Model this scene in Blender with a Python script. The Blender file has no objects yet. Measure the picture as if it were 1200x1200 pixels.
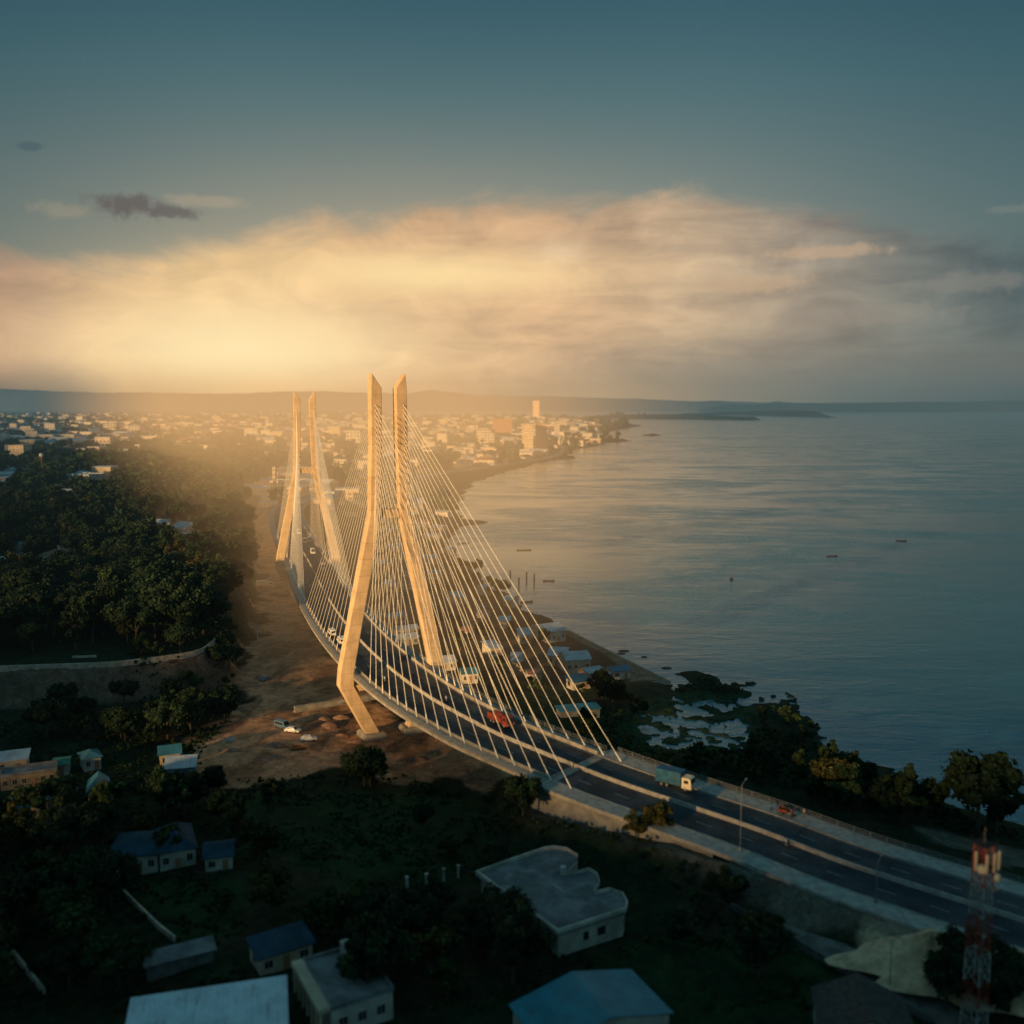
import bpy, math, random
import numpy as np
from mathutils import Vector, Matrix
R = math.radians
random.seed(7); rng = np.random.default_rng(7)
S = bpy.context.scene; col = S.collection

# ------------------------------------------------------------------ survey: camera station and the picture it sees
CAMH = 90.0; FPX = 1100.0; PITCH = R(6.53)
def at(px, py, z=0.0):
    cx = (px-600)/FPX; cy = (600-py)/FPX
    d = (cx, math.cos(PITCH)+cy*math.sin(PITCH), -math.sin(PITCH)+cy*math.cos(PITCH))
    t = (z-CAMH)/d[2]
    return Vector((d[0]*t, d[1]*t, z))
def to_px(x, y, z):
    dz = z-CAMH
    f = y*math.cos(PITCH)-dz*math.sin(PITCH); u = y*math.sin(PITCH)+dz*math.cos(PITCH)
    return 600+FPX*x/f, 600-FPX*u/f

# ------------------------------------------------------------------ node helpers
class NT:
    def __init__(s, nt): s.nt = nt; s.L = nt.links
    def n(s, t, **k):
        nd = s.nt.nodes.new(t)
        for a, b in k.items(): setattr(nd, a, b)
        return nd
    def put(s, sock, v):
        if isinstance(v, bpy.types.NodeSocket): s.L.new(v, sock)
        elif v is not None: sock.default_value = v
    def m(s, op, a, b=None, c=None, clamp=False):
        nd = s.n('ShaderNodeMath', operation=op); nd.use_clamp = clamp
        s.put(nd.inputs[0], a); s.put(nd.inputs[1], b); s.put(nd.inputs[2], c)
        return nd.outputs[0]
    def add(s, a, b): return s.m('ADD', a, b)
    def sub(s, a, b): return s.m('SUBTRACT', a, b)
    def mul(s, a, b): return s.m('MULTIPLY', a, b)
    def smooth(s, v, lo, hi, a=0.0, b=1.0):
        nd = s.n('ShaderNodeMapRange'); nd.interpolation_type = 'SMOOTHSTEP'
        s.put(nd.inputs[0], v); s.put(nd.inputs[1], lo); s.put(nd.inputs[2], hi); s.put(nd.inputs[3], a); s.put(nd.inputs[4], b)
        return nd.outputs[0]
    def mix(s, f, a, b, mode='MIX'):
        nd = s.n('ShaderNodeMix', data_type='RGBA', blend_type=mode)
        s.put(nd.inputs[0], f); s.put(nd.inputs[6], c4(a)); s.put(nd.inputs[7], c4(b))
        return nd.outputs[2]
    def noise(s, vec, scale, detail=4, rough=.55, dist=0.0):
        nd = s.n('ShaderNodeTexNoise'); nd.inputs['Scale'].default_value = scale; nd.inputs['Detail'].default_value = detail
        nd.inputs['Roughness'].default_value = rough; nd.inputs['Distortion'].default_value = dist
        if vec is not None: s.L.new(vec, nd.inputs['Vector'])
        return nd.outputs[0]
    def xyz(s, x, y, z=0.0):
        nd = s.n('ShaderNodeCombineXYZ'); s.put(nd.inputs[0], x); s.put(nd.inputs[1], y); s.put(nd.inputs[2], z)
        return nd.outputs[0]
    def ramp(s, v, stops):
        nd = s.n('ShaderNodeValToRGB'); cr = nd.color_ramp
        while len(cr.elements) < len(stops): cr.elements.new(0.5)
        for e, (p, c) in zip(cr.elements, sorted(stops, key=lambda q: q[0])): e.position = p; e.color = c4(c)
        s.L.new(v, nd.inputs[0]); return nd.outputs[0]
    def gauss(s, x, x0, sx, y, y0, sy):
        a = s.mul(s.sub(x, x0), 1/sx); b = s.mul(s.sub(y, y0), 1/sy)
        return s.m('EXPONENT', s.mul(s.add(s.mul(a, a), s.mul(b, b)), -1.0))
def c4(c):
    if isinstance(c, (tuple, list)) and len(c) == 3: return (c[0], c[1], c[2], 1)
    if isinstance(c, (float, int)): return (c, c, c, 1)
    return c
def lin(r, g, b):
    f = lambda v: (v/255)/12.92 if v/255 <= .04045 else ((v/255+.055)/1.055)**2.4
    return (f(r), f(g), f(b))

# ------------------------------------------------------------------ haze painted into every material as emission, set by world position
hz = bpy.data.node_groups.new('painted_haze', 'ShaderNodeTree')
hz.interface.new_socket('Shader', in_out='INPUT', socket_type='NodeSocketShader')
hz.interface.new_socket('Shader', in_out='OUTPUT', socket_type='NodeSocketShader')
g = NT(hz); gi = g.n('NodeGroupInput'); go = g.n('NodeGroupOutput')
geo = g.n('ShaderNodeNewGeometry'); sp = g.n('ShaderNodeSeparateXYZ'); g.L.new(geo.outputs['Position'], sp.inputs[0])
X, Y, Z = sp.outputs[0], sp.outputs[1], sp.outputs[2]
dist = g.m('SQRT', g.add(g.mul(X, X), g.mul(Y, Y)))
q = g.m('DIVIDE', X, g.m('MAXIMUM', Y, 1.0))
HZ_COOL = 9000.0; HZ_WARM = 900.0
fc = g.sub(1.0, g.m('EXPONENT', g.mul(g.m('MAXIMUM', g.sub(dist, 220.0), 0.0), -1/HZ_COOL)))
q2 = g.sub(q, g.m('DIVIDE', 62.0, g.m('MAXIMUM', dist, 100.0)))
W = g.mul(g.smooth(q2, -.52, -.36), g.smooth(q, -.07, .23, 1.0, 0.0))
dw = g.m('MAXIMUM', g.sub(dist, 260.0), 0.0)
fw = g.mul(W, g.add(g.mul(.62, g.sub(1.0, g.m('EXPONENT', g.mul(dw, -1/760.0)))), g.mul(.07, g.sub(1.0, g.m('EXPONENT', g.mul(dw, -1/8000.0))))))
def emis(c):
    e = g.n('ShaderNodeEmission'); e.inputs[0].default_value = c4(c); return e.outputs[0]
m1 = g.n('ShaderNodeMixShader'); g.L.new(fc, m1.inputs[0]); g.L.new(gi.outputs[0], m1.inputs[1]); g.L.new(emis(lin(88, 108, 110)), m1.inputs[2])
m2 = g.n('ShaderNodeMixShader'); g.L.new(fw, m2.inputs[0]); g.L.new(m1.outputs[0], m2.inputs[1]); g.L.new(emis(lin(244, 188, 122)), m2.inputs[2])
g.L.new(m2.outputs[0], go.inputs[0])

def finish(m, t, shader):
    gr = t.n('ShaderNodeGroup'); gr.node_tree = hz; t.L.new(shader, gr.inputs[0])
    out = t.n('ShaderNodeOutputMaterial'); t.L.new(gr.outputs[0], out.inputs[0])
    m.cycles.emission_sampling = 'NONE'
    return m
MATS = {}
def mat(name, c, rough=.8, var=.25, scale=.6, bump=0.0, bscale=3.0, metal=0.0, dirt=None, island=0.0, c2=None, spec=.3, corr=0.0, joint=0.0):
    if name in MATS: return MATS[name]
    m = bpy.data.materials.new(name); m.use_nodes = True; m.node_tree.nodes.clear(); t = NT(m.node_tree)
    ge = t.n('ShaderNodeNewGeometry'); P = ge.outputs['Position']
    nz = t.noise(P, scale, 5, .6)
    dark = tuple(v*(1-var) for v in c); light = tuple(min(1, v*(1+var)) for v in c)
    if c2: light = c2
    cc = t.mix(t.smooth(nz, .35, .65), dark, light)
    if dirt: cc = t.mix(t.smooth(t.noise(P, scale*.27, 6, .7), .48, .7), cc, dirt)
    if island:
        cc = t.mix(1.0, cc, t.ramp(ge.outputs['Random Per Island'], [(0, 1-island), (1, 1.0)]), 'MULTIPLY')
        oi = t.n('ShaderNodeObjectInfo')
        cc = t.mix(1.0, cc, t.ramp(oi.outputs['Random'], [(0, (.6, .65, .6)), (.5, (1, 1, .9)), (1, (1.35, 1.15, .8))]), 'MULTIPLY')
    wav = None
    if corr:
        tcn = t.n('ShaderNodeTexCoord'); so = t.n('ShaderNodeSeparateXYZ'); t.L.new(tcn.outputs['Object'], so.inputs[0])
        wav = t.m('SINE', t.mul(so.outputs[0], 2*math.pi/.38))
        sheet = t.m('FRACT', t.mul(so.outputs[0], 1/1.05)); row = t.m('FRACT', t.mul(so.outputs[1], 1/2.4))
        seam = t.m('MAXIMUM', t.smooth(sheet, .0, .06, 1, 0), t.smooth(row, .0, .03, 1, 0))
        cc = t.mix(t.mul(seam, .35), cc, (.05, .05, .045)); cc = t.mix(t.mul(t.smooth(wav, -1, 1), corr), cc, t.mix(1.0, cc, (.6, .6, .6), 'MULTIPLY'))
        st = t.noise(t.xyz(t.mul(so.outputs[0], 1.6), t.mul(so.outputs[1], .22)), 1.0, 5, .7)
        cc = t.mix(t.smooth(st, .52, .72, 0, .65), cc, (.16, .10, .07))
    if joint:
        sz = t.n('ShaderNodeSeparateXYZ'); t.L.new(P, sz.inputs[0]); fr = t.m('FRACT', t.mul(sz.outputs[2], 1/joint))
        cc = t.mix(t.smooth(fr, .0, .05, .55, 0), cc, t.mix(1.0, cc, (.45, .42, .4), 'MULTIPLY'))
        fl_ = t.noise(t.xyz(0.0, 0.0, t.m('FLOOR', t.mul(sz.outputs[2], 1/joint))), 3.1, 0, .5); cc = t.mix(1.0, cc, t.ramp(fl_, [(.3, (.86, .86, .86)), (.7, (1.08, 1.07, 1.06))]), 'MULTIPLY')
        st = t.noise(t.xyz(t.mul(sz.outputs[0], 1.3), t.mul(sz.outputs[1], 1.3), t.mul(sz.outputs[2], .06)), 1.0, 5, .65); cc = t.mix(t.smooth(st, .5, .75, 0, .45), cc, t.mix(1.0, cc, (.6, .56, .52), 'MULTIPLY'))
    b = t.n('ShaderNodeBsdfPrincipled'); t.L.new(cc, b.inputs['Base Color'])
    b.inputs['Roughness'].default_value = rough; b.inputs['Metallic'].default_value = metal; b.inputs['Specular IOR Level'].default_value = spec
    if bump:
        bp = t.n('ShaderNodeBump'); bp.inputs['Strength'].default_value = bump; bp.inputs['Distance'].default_value = .3
        t.L.new(t.noise(P, bscale, 6, .65), bp.inputs['Height']); t.L.new(bp.outputs[0], b.inputs['Normal'])
    MATS[name] = finish(m, t, b.outputs[0]); return m

# ------------------------------------------------------------------ mesh helpers
class MB:
    def __init__(s): s.v = []; s.f = []; s.mi = []; s.cur = 0
    def quad(s, *p):
        i = len(s.v); s.v += [tuple(a) for a in p]; s.f.append(tuple(range(i, i+len(p)))); s.mi.append(s.cur); return s
    def box(s, x0, x1, y0, y1, z0, z1, skew=None):
        i = len(s.v)
        s.v += [(x, y, z) for z in (z0, z1) for (x, y) in ((x0, y0), (x1, y0), (x1, y1), (x0, y1))]
        for f in ((3, 2, 1, 0), (4, 5, 6, 7), (0, 1, 5, 4), (1, 2, 6, 5), (2, 3, 7, 6), (3, 0, 4, 7)):
            s.f.append(tuple(i+k for k in f)); s.mi.append(s.cur)
        return s
    def prism(s, pts, z0, z1, top=True, bottom=True):
        a = sum(pts[k][0]*pts[(k+1) % len(pts)][1]-pts[(k+1) % len(pts)][0]*pts[k][1] for k in range(len(pts)))
        if a < 0: pts = list(reversed(pts))
        n = len(pts); i = len(s.v)
        s.v += [(p[0], p[1], z0) for p in pts]+[(p[0], p[1], z1) for p in pts]
        for k in range(n): s.f.append((i+k, i+(k+1) % n, i+n+(k+1) % n, i+n+k)); s.mi.append(s.cur)
        if top: s.f.append(tuple(i+n+k for k in range(n))); s.mi.append(s.cur)
        if bottom: s.f.append(tuple(i+k for k in reversed(range(n)))); s.mi.append(s.cur)
        return s
    def loft(s, rings, cap=True):
        n = len(rings[0]); i = len(s.v)
        for r in rings: s.v += [tuple(p) for p in r]
        for j in range(len(rings)-1):
            for k in range(n):
                s.f.append((i+j*n+k, i+j*n+(k+1) % n, i+(j+1)*n+(k+1) % n, i+(j+1)*n+k)); s.mi.append(s.cur)
        if cap:
            s.f.append(tuple(i+k for k in reversed(range(n)))); s.mi.append(s.cur)
            s.f.append(tuple(i+(len(rings)-1)*n+k for k in range(n))); s.mi.append(s.cur)
        return s
    def tube(s, a, b, r0, r1=None, n=8):
        a = Vector(a); b = Vector(b); r1 = r0 if r1 is None else r1
        d = (b-a).normalized(); u = d.orthogonal().normalized(); w = d.cross(u)
        return s.loft([[p+(u*math.cos(2*math.pi*k/n)+w*math.sin(2*math.pi*k/n))*r for k in range(n)] for p, r in ((a, r0), (b, r1))])
    def ball(s, c, rx, ry, rz, n=8, m=5):
        rings = []
        for j in range(m+1):
            t = math.pi*(j+.02)/(m+.04)
            rings.append([(c[0]+rx*math.sin(t)*math.cos(2*math.pi*k/n), c[1]+ry*math.sin(t)*math.sin(2*math.pi*k/n), c[2]-rz*math.cos(t)) for k in range(n)])
        return s.loft(rings)
    def build(s, name, m, parent=None, smooth=False):
        me = bpy.data.meshes.new(name); me.from_pydata(s.v, [], s.f)
        for x in (m if isinstance(m, (list, tuple)) else [m]): me.materials.append(x)
        me.polygons.foreach_set('material_index', s.mi)
        if smooth: me.polygons.foreach_set('use_smooth', [True]*len(s.f))
        me.update()
        o = bpy.data.objects.new(name, me); col.objects.link(o)
        if parent: o.parent = parent
        return o
def np_obj(name, V, F, m, mi=None, smooth=False):
    me = bpy.data.meshes.new(name); F = np.asarray(F, dtype=np.int32); k = F.shape[1]
    me.vertices.add(len(V)); me.vertices.foreach_set('co', np.asarray(V, dtype=np.float32).ravel())
    me.loops.add(F.size); me.loops.foreach_set('vertex_index', F.ravel())
    me.polygons.add(len(F)); me.polygons.foreach_set('loop_start', np.arange(0, F.size, k, dtype=np.int32))
    me.polygons.foreach_set('loop_total', np.full(len(F), k, dtype=np.int32))
    for x in (m if isinstance(m, (list, tuple)) else [m]): me.materials.append(x)
    if mi is not None: me.polygons.foreach_set('material_index', np.asarray(mi, dtype=np.int32))
    if smooth: me.polygons.foreach_set('use_smooth', np.ones(len(F), dtype=bool))
    me.update(calc_edges=True); me.validate()
    o = bpy.data.objects.new(name, me); col.objects.link(o); return o
def tag(o, label=None, cat=None, group=None, kind=None):
    for k, v in (('label', label), ('category', cat), ('group', group), ('kind', kind)):
        if v: o[k] = v
    return o
def thing(name, label, cat, loc=(0, 0, 0), rz=0.0, group=None):
    o = bpy.data.objects.new(name, None); col.objects.link(o); o.location = loc; o.rotation_euler = (0, 0, rz)
    return tag(o, label, cat, group)
def copy_tree(o, kids, parent=None):
    c = o.copy(); col.objects.link(c); c.parent = parent
    for ch in kids.get(o.name, ()): copy_tree(ch, kids, c)
    return c
def kids_of(root):
    d = {}
    def go_(o):
        d[o.name] = list(o.children)
        for c in o.children: go_(c)
    go_(root); return d

# ------------------------------------------------------------------ plan geometry
def smin(a): return a
def sdf(poly, x, y):
    """signed distance, positive inside"""
    d = np.full(x.shape, 1e18); ins = np.zeros(x.shape, bool); n = len(poly)
    for i in range(n):
        ax, ay = poly[i][0], poly[i][1]; bx, by = poly[(i+1) % n][0], poly[(i+1) % n][1]
        ex, ey = bx-ax, by-ay; wx, wy = x-ax, y-ay
        t = np.clip((wx*ex+wy*ey)/(ex*ex+ey*ey+1e-9), 0, 1)
        d = np.minimum(d, (wx-ex*t)**2+(wy-ey*t)**2)
        c = (ay > y) != (by > y)
        with np.errstate(divide='ignore', invalid='ignore'):
            ins ^= c & (x < (bx-ax)*(y-ay)/(by-ay+1e-12)+ax)
    d = np.sqrt(d); return np.where(ins, d, -d)
def dline(path, x, y):
    """distance to polyline, and interpolated height there"""
    d = np.full(x.shape, 1e18); z = np.zeros(x.shape)
    for a, b in zip(path[:-1], path[1:]):
        ex, ey = b[0]-a[0], b[1]-a[1]; wx, wy = x-a[0], y-a[1]
        t = np.clip((wx*ex+wy*ey)/(ex*ex+ey*ey+1e-9), 0, 1)
        dd = (wx-ex*t)**2+(wy-ey*t)**2; k = dd < d
        d = np.where(k, dd, d); z = np.where(k, a[2]+(b[2]-a[2])*t, z)
    return np.sqrt(d), z
def vnoise(x, y, seed=0):
    xi = np.floor(x).astype(np.int64); yi = np.floor(y).astype(np.int64); fx = x-xi; fy = y-yi
    fx = fx*fx*(3-2*fx); fy = fy*fy*(3-2*fy)
    def h(a, b):
        n = (a*374761393+b*668265263+seed*1442695041) & 0xffffffff
        n = ((n ^ (n >> 13))*1274126177) & 0xffffffff
        return ((n ^ (n >> 16)) & 0xffff)/65535.0
    return (h(xi, yi)*(1-fx)+h(xi+1, yi)*fx)*(1-fy)+(h(xi, yi+1)*(1-fx)+h(xi+1, yi+1)*fx)*fy
def fbm(x, y, o=4, seed=0):
    s = 0; a = .5
    for k in range(o): s = s+a*vnoise(x*2**k+k*17.3, y*2**k-k*9.1, seed+k); a *= .5
    return s/(1-.5**o)
def sstep(v, a, b):
    t = np.clip((v-a)/(b-a), 0, 1); return t*t*(3-2*t)
def catmull(P, step=2.0):
    out = []; P = [Vector(p) for p in P]; Q = [P[0]*2-P[1]]+P+[P[-1]*2-P[-2]]
    for i in range(1, len(Q)-2):
        p0, p1, p2, p3 = Q[i-1:i+3]; n = max(2, int((p2-p1).length/step))
        for k in range(n):
            t = k/n
            out.append(.5*((2*p1)+(p2-p0)*t+(2*p0-5*p1+4*p2-p3)*t*t+(3*p1-p0-3*p2+p3)*t**3))
    out.append(P[-1]); return out

# the carriageway line: from the approach (lower right) over the bridge, round the bend and down to the shore road
road_px = [(1500, 1175, 10), (1340, 1128, 11), (1200, 1081, 12), (1001, 1017, 13), (888, 974, 14.5), (800, 944, 16), (713, 914, 17.3), (627, 880, 18.5), (560, 850, 19.4),
           (484, 805, 20), (423, 752, 20.3), (385, 702, 20.3), (361, 657, 20.2), (345, 630, 19.6), (337, 611, 18.5), (337, 598, 17), (349, 588, 15.5),
           (380, 579, 13), (420, 571, 10), (470, 563, 8), (520, 553.5, 7), (575, 546, 6), (620, 540, 5), (650, 533.5, 4), (662, 528, 4), (655, 521, 4), (640, 515, 4)]
path = catmull([at(*p) for p in road_px], 2.0)
cum = [0.0]
for a, b in zip(path[:-1], path[1:]): cum.append(cum[-1]+(b-a).length)
def ps(s):
    s = max(0, min(cum[-1]-1e-3, s))
    i = min(np.searchsorted(cum, s, 'right')-1, len(path)-2)
    t = (s-cum[i])/(cum[i+1]-cum[i]+1e-9); p = path[i].lerp(path[i+1], t)
    a = path[max(0, i-3)]; b = path[min(len(path)-1, i+4)]; d = (b-a); d.z = 0; d.normalize()
    return p, d, Vector((d.y, -d.x, 0))           # point, tangent, right-hand normal (travelling away from the camera)
def nearest_s(p):
    return min(range(len(path)), key=lambda i: (path[i].x-p.x)**2+(path[i].y-p.y)**2)
S_AB = cum[nearest_s(at(672, 898, 18))]           # abutment
S_P1 = cum[nearest_s(at(459, 787, 20))]           # near pylon
S_P2 = cum[nearest_s(at(361, 658, 20))]           # far pylon
S_END = cum[nearest_s(at(347, 590, 16))]          # far end of the structure
rpath = [tuple(p) for p in path]
appr = [tuple(path[i]) for i in range(0, len(path), 2) if cum[i] < S_AB-2]
shorer = [tuple(path[i]) for i in range(0, len(path), 3) if cum[i] > S_END]
side_px = [(840, 1043, 9.5), (880, 1060, 9.3), (940, 1092, 9.2), (1000, 1125, 9.4), (1060, 1160, 9.6), (1130, 1205, 9.8), (1200, 1260, 10)]
side = [tuple(p) for p in catmull([at(*p) for p in side_px], 3)]

# shoreline (water polygon)
shore_px = [(1500, 1060), (1300, 1005), (1200, 968), (1150, 955), (1100, 938), (1050, 906), (1000, 893), (968, 884), (960, 850), (935, 835), (905, 822), (868, 829), (862, 836), (888, 866),
            (870, 878), (820, 874), (768, 873), (748, 853), (760, 838), (795, 832), (789, 822), (789, 811), (784, 800), (720, 767), (660, 735), (640, 724), (615, 716), (600, 704), (588, 693),
            (575, 690), (562, 680), (553, 668), (540, 656), (528, 643), (526, 634), (530, 624), (545, 616), (574, 613.5), (576, 611.5), (545, 609), (536, 600), (537, 590), (543, 578), (556, 565),
            (575, 558), (600, 551), (630, 543), (655, 538.5), (678, 538), (664, 533), (666, 528), (692, 524), (712, 519), (743, 516.5), (718, 514.5), (700, 515), (709, 507), (730, 503), (752, 499),
            (720, 496), (690, 493), (640, 491.5), (560, 491), (475, 491), (462, 487), (440, 483)]
water_poly = [at(px, py, 0)[:2] for px, py in shore_px]+[(-2600, 16000), (30000, 16000), (30000, 40), (600, 30)]
isl = [[(797, 789), (815, 786), (842, 794), (844, 800), (820, 804), (808, 800)],
       [(786, 812), (800, 803), (850, 803), (881, 812), (876, 818), (850, 817), (800, 824)],
       [(700, 488.4), (740, 487.6), (800, 488), (882, 491), (884, 493), (800, 491.5), (730, 491)],
       [(751, 510), (764, 508.6), (776, 510), (764, 511.6)],
       [(858, 801), (862, 800.5), (866, 803), (862, 805)], [(875, 800), (884, 799.5), (885, 802), (876, 802)]]
isl = [[at(a, b, 0)[:2] for a, b in p] for p in isl]
plateau_px = [(-300, 795), (-60, 786), (0, 783), (60, 781), (130, 778), (200, 770), (235, 763), (252, 751), (262, 730), (275, 700), (283, 660), (285, 610), (275, 570), (150, 540), (-100, 540), (-500, 560)]
plateau = [at(a, b, 15)[:2] for a, b in plateau_px]
ctrl = [(435, 870, 3), (487, 868, 3), (350, 700, 4), (600, 900, 4.5), (300, 830, 4), (200, 900, 5), (60, 900, 5), (100, 1000, 7), (300, 1100, 9), (640, 1100, 9), (500, 1000, 7), (640, 960, 7),
        (800, 1050, 9.5), (1000, 1100, 9.5), (1150, 1150, 10), (1200, 1060, 10), (780, 890, 3), (900, 900, 3), (1000, 930, 5), (1180, 980, 6), (700, 800, 2), (600, 740, 2), (560, 680, 2), (500, 640, 3),
        (300, 560, 9), (100, 560, 12), (400, 540, 7), (600, 520, 5), (200, 500, 14), (350, 495, 10), (450, 600, 5), (100, 840, 5), (0, 1200, 9), (600, 1300, 9)]
ctrl = [at(a, b, c) for a, b, c in ctrl]
marsh = [at(a, b, 0)[:2] for a, b in [(742, 838), (790, 818), (880, 818), (880, 870), (850, 884), (800, 884), (765, 884), (745, 862)]]
road_zone = None
def ground_z(x, y, want=None):
    x = np.asarray(x, float); y = np.asarray(y, float)
    num = np.zeros(x.shape); den = np.zeros(x.shape)
    for c in ctrl:
        w = 1/((x-c.x)**2+(y-c.y)**2+60)**1.3; num += w*c.z; den += w
    z = num/den+(fbm(x/14, y/14, 3, 5)-.5)*1.2
    jit = (fbm(x/9, y/9, 4, 3)-.5)*6*np.clip(np.hypot(x, y)/300, .5, 6)
    sp_ = sdf(plateau, x, y)+(fbm(x/6, y/6, 3, 9)-.5)*2.0
    far = np.clip(np.hypot(x, y)/400, 1, 8)
    w = sstep(sp_, -7*far, 0); z = z*(1-w)+np.maximum(z, 15)*w
    dr, zr = dline(appr, x, y)
    w = sstep(-dr, -24, -12.2); z = z*(1-w)+(zr-.35)*w
    ds, zs = dline(shorer, x, y)
    w = sstep(-ds, -40, -9); z = z*(1-w)+(zs-.4)*w
    dd, zd = dline(side, x, y)
    w = sstep(-dd, -7, -3)*(1-sstep(-dr, -18, -12)); z = z*(1-w)+(zd-.12)*w
    sw = sdf(water_poly, x, y)
    jit = jit+(fbm(x/2.2, y/2.2, 3, 63)-.5)*4.5*(np.hypot(x, y) < 420)
    quay = np.exp(-((x-30)**2+(y-340)**2)/60**2)
    sw = sw+jit*(1-quay)
    for p in isl: sw = np.minimum(sw, -(sdf(p, x, y)+jit*.3))
    land = np.clip(-sw, 0, 1e9)
    pool = (np.clip((sdf(marsh, x, y)+2)/4, 0, 1))*np.clip((fbm(x/6.5, y/4.5, 4, 131)-.46)*50, -4, 4)
    sw = np.where(pool > .5, np.maximum(sw, pool), sw)
    mat_ = (fbm(x/4.2+31, y/4.6+7, 4, 171)-.555)*60*(sdf(marsh, x, y) > -14)
    sw = np.where(mat_ > 0, np.minimum(sw, -np.clip(mat_, .3, 2)), sw)
    z = np.where(sw > 0, -np.clip(sw*.25, .25, 4), np.minimum(z, .25+land*.16*(1+2*quay)))
    if want == 'all': return z, sw, sp_, dr, ds, dd
    return z
def gz(x, y): return float(ground_z(np.array([x]), np.array([y]))[0])
def on_ground(px, py, z0=4.0):
    z = z0
    for _ in range(5):
        p = at(px, py, z); z = .5*z+.5*max(0, gz(p.x, p.y))
    p = at(px, py, z); return Vector((p.x, p.y, max(0, gz(p.x, p.y))))

# ------------------------------------------------------------------ materials
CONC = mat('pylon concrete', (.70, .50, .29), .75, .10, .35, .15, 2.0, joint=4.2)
DECKC = mat('weathered deck concrete', (.34, .31, .26), .8, .22, .5, .2, 2.0, dirt=(.20, .18, .15))
WALK = mat('pale walkway concrete', (.38, .35, .30), .8, .2, .8)
ASPH = mat('asphalt', (.045, .05, .055), .75, .35, .22, .1, 4.0, dirt=(.10, .095, .085))
PAINT = mat('road paint', (.34, .33, .31), .7, .4, 1.5)
STEEL = mat('galvanised rail', (.26, .27, .27), .45, .2, 2.0, metal=.4)
CABLE = mat('white cable sheath', (.85, .78, .66), .45, .05, 1.0)
LEAFD = mat('dark foliage', (.030, .058, .026), .85, .45, .3, island=.55, spec=.15)
LEAFM = mat('mid green foliage', (.045, .078, .028), .85, .45, .3, island=.55, spec=.15)
LEAFY = mat('yellowing foliage', (.095, .088, .028), .85, .4, .4, island=.5, spec=.15)
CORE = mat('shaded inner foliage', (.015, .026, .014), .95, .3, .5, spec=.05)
BARK = mat('bark', (.09, .07, .05), .9, .3, 3.0)
WHITEW = mat('cream wall plaster', (.50, .45, .37), .85, .18, .5, dirt=(.28, .24, .18))
CREAM = mat('warm cream render', (.58, .46, .31), .85, .15, .2)
PALEROOF = mat('pale metal roofing', (.55, .58, .58), .5, .15, .25, dirt=(.34, .33, .30), corr=.45)
TEALROOF = mat('teal painted roofing', (.05, .21, .26), .55, .2, .25, dirt=(.07, .15, .17), corr=.45)
BLUEROOF = mat('blue painted roofing', (.018, .062, .095), .85, .25, .3, dirt=(.03, .07, .095), corr=.45)
GREYROOF = mat('grey roofing felt', (.20, .20, .19), .8, .3, .35, dirt=(.10, .10, .10))
RUST = mat('rusty red roofing', (.30, .14, .085), .75, .25, .3, corr=.45)
BROWNB = mat('brown facade', (.36, .19, .10), .8, .1, .1)
WIN = mat('dark window glass', (.02, .025, .03), .25, .2, 1.0, spec=.6)
MASON = mat('stone wall masonry', (.50, .42, .31), .9, .25, .7, .3, 2.5)
TYRE = mat('tyre rubber', (.02, .02, .02), .9)
def carp(n, c): return mat(n+' paint', c, .35, .05, 1.0, spec=.5)

# ground: albedo painted per vertex by land use
def ground_material():
    m = bpy.data.materials.new('ground'); m.use_nodes = True; m.node_tree.nodes.clear(); t = NT(m.node_tree)
    at_ = t.n('ShaderNodeAttribute'); at_.attribute_name = 'land'; ge = t.n('ShaderNodeNewGeometry'); P = ge.outputs['Position']
    n1 = t.noise(P, .35, 7, .7); n2 = t.noise(P, .05, 5, .6); n3 = t.noise(P, 1.6, 5, .75)
    cc = t.mix(1.0, at_.outputs['Color'], t.ramp(n1, [(.3, (.45, .45, .45)), (.7, (1.5, 1.45, 1.4))]), 'MULTIPLY')
    cc = t.mix(1.0, cc, t.ramp(n2, [(.3, (.65, .7, .65)), (.7, (1.3, 1.25, 1.15))]), 'MULTIPLY')
    cc = t.mix(.6, cc, t.ramp(n3, [(.35, (.5, .5, .5)), (.65, (1.5, 1.5, 1.5))]), 'MULTIPLY')
    b = t.n('ShaderNodeBsdfPrincipled'); t.L.new(cc, b.inputs['Base Color']); b.inputs['Roughness'].default_value = .95; b.inputs['Specular IOR Level'].default_value = .1
    bp = t.n('ShaderNodeBump'); bp.inputs['Strength'].default_value = .7; bp.inputs['Distance'].default_value = .8
    t.L.new(t.add(n1, t.mul(n3, .5)), bp.inputs['Height']); t.L.new(bp.outputs[0], b.inputs['Normal'])
    return finish(m, t, b.outputs[0])
def P_(pts, z=0): return [at(a, b, z)[:2] for a, b in pts]
dirt_polys = [P_([(306, 688), (332, 700), (352, 712), (372, 745), (400, 785), (425, 812), (470, 835), (520, 862), (565, 886), (600, 905), (560, 925), (500, 915), (440, 910), (395, 905), (330, 915), (265, 925),
                  (228, 908), (238, 875), (262, 855), (288, 822), (272, 800), (283, 775), (305, 760), (308, 720)], 4),
              P_([(302, 600), (318, 600), (330, 650), (335, 690), (312, 690), (308, 640)], 6)]
quay_polys = [P_([(783, 800), (660, 735), (625, 718), (590, 700), (560, 680), (535, 650), (500, 640), (480, 600), (430, 610), (440, 700), (520, 760), (600, 800), (690, 800), (735, 803)], 2)]
brown_strip = P_([(786, 800), (720, 765), (655, 733), (660, 745), (700, 768), (735, 790), (740, 802)], 1)
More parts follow.
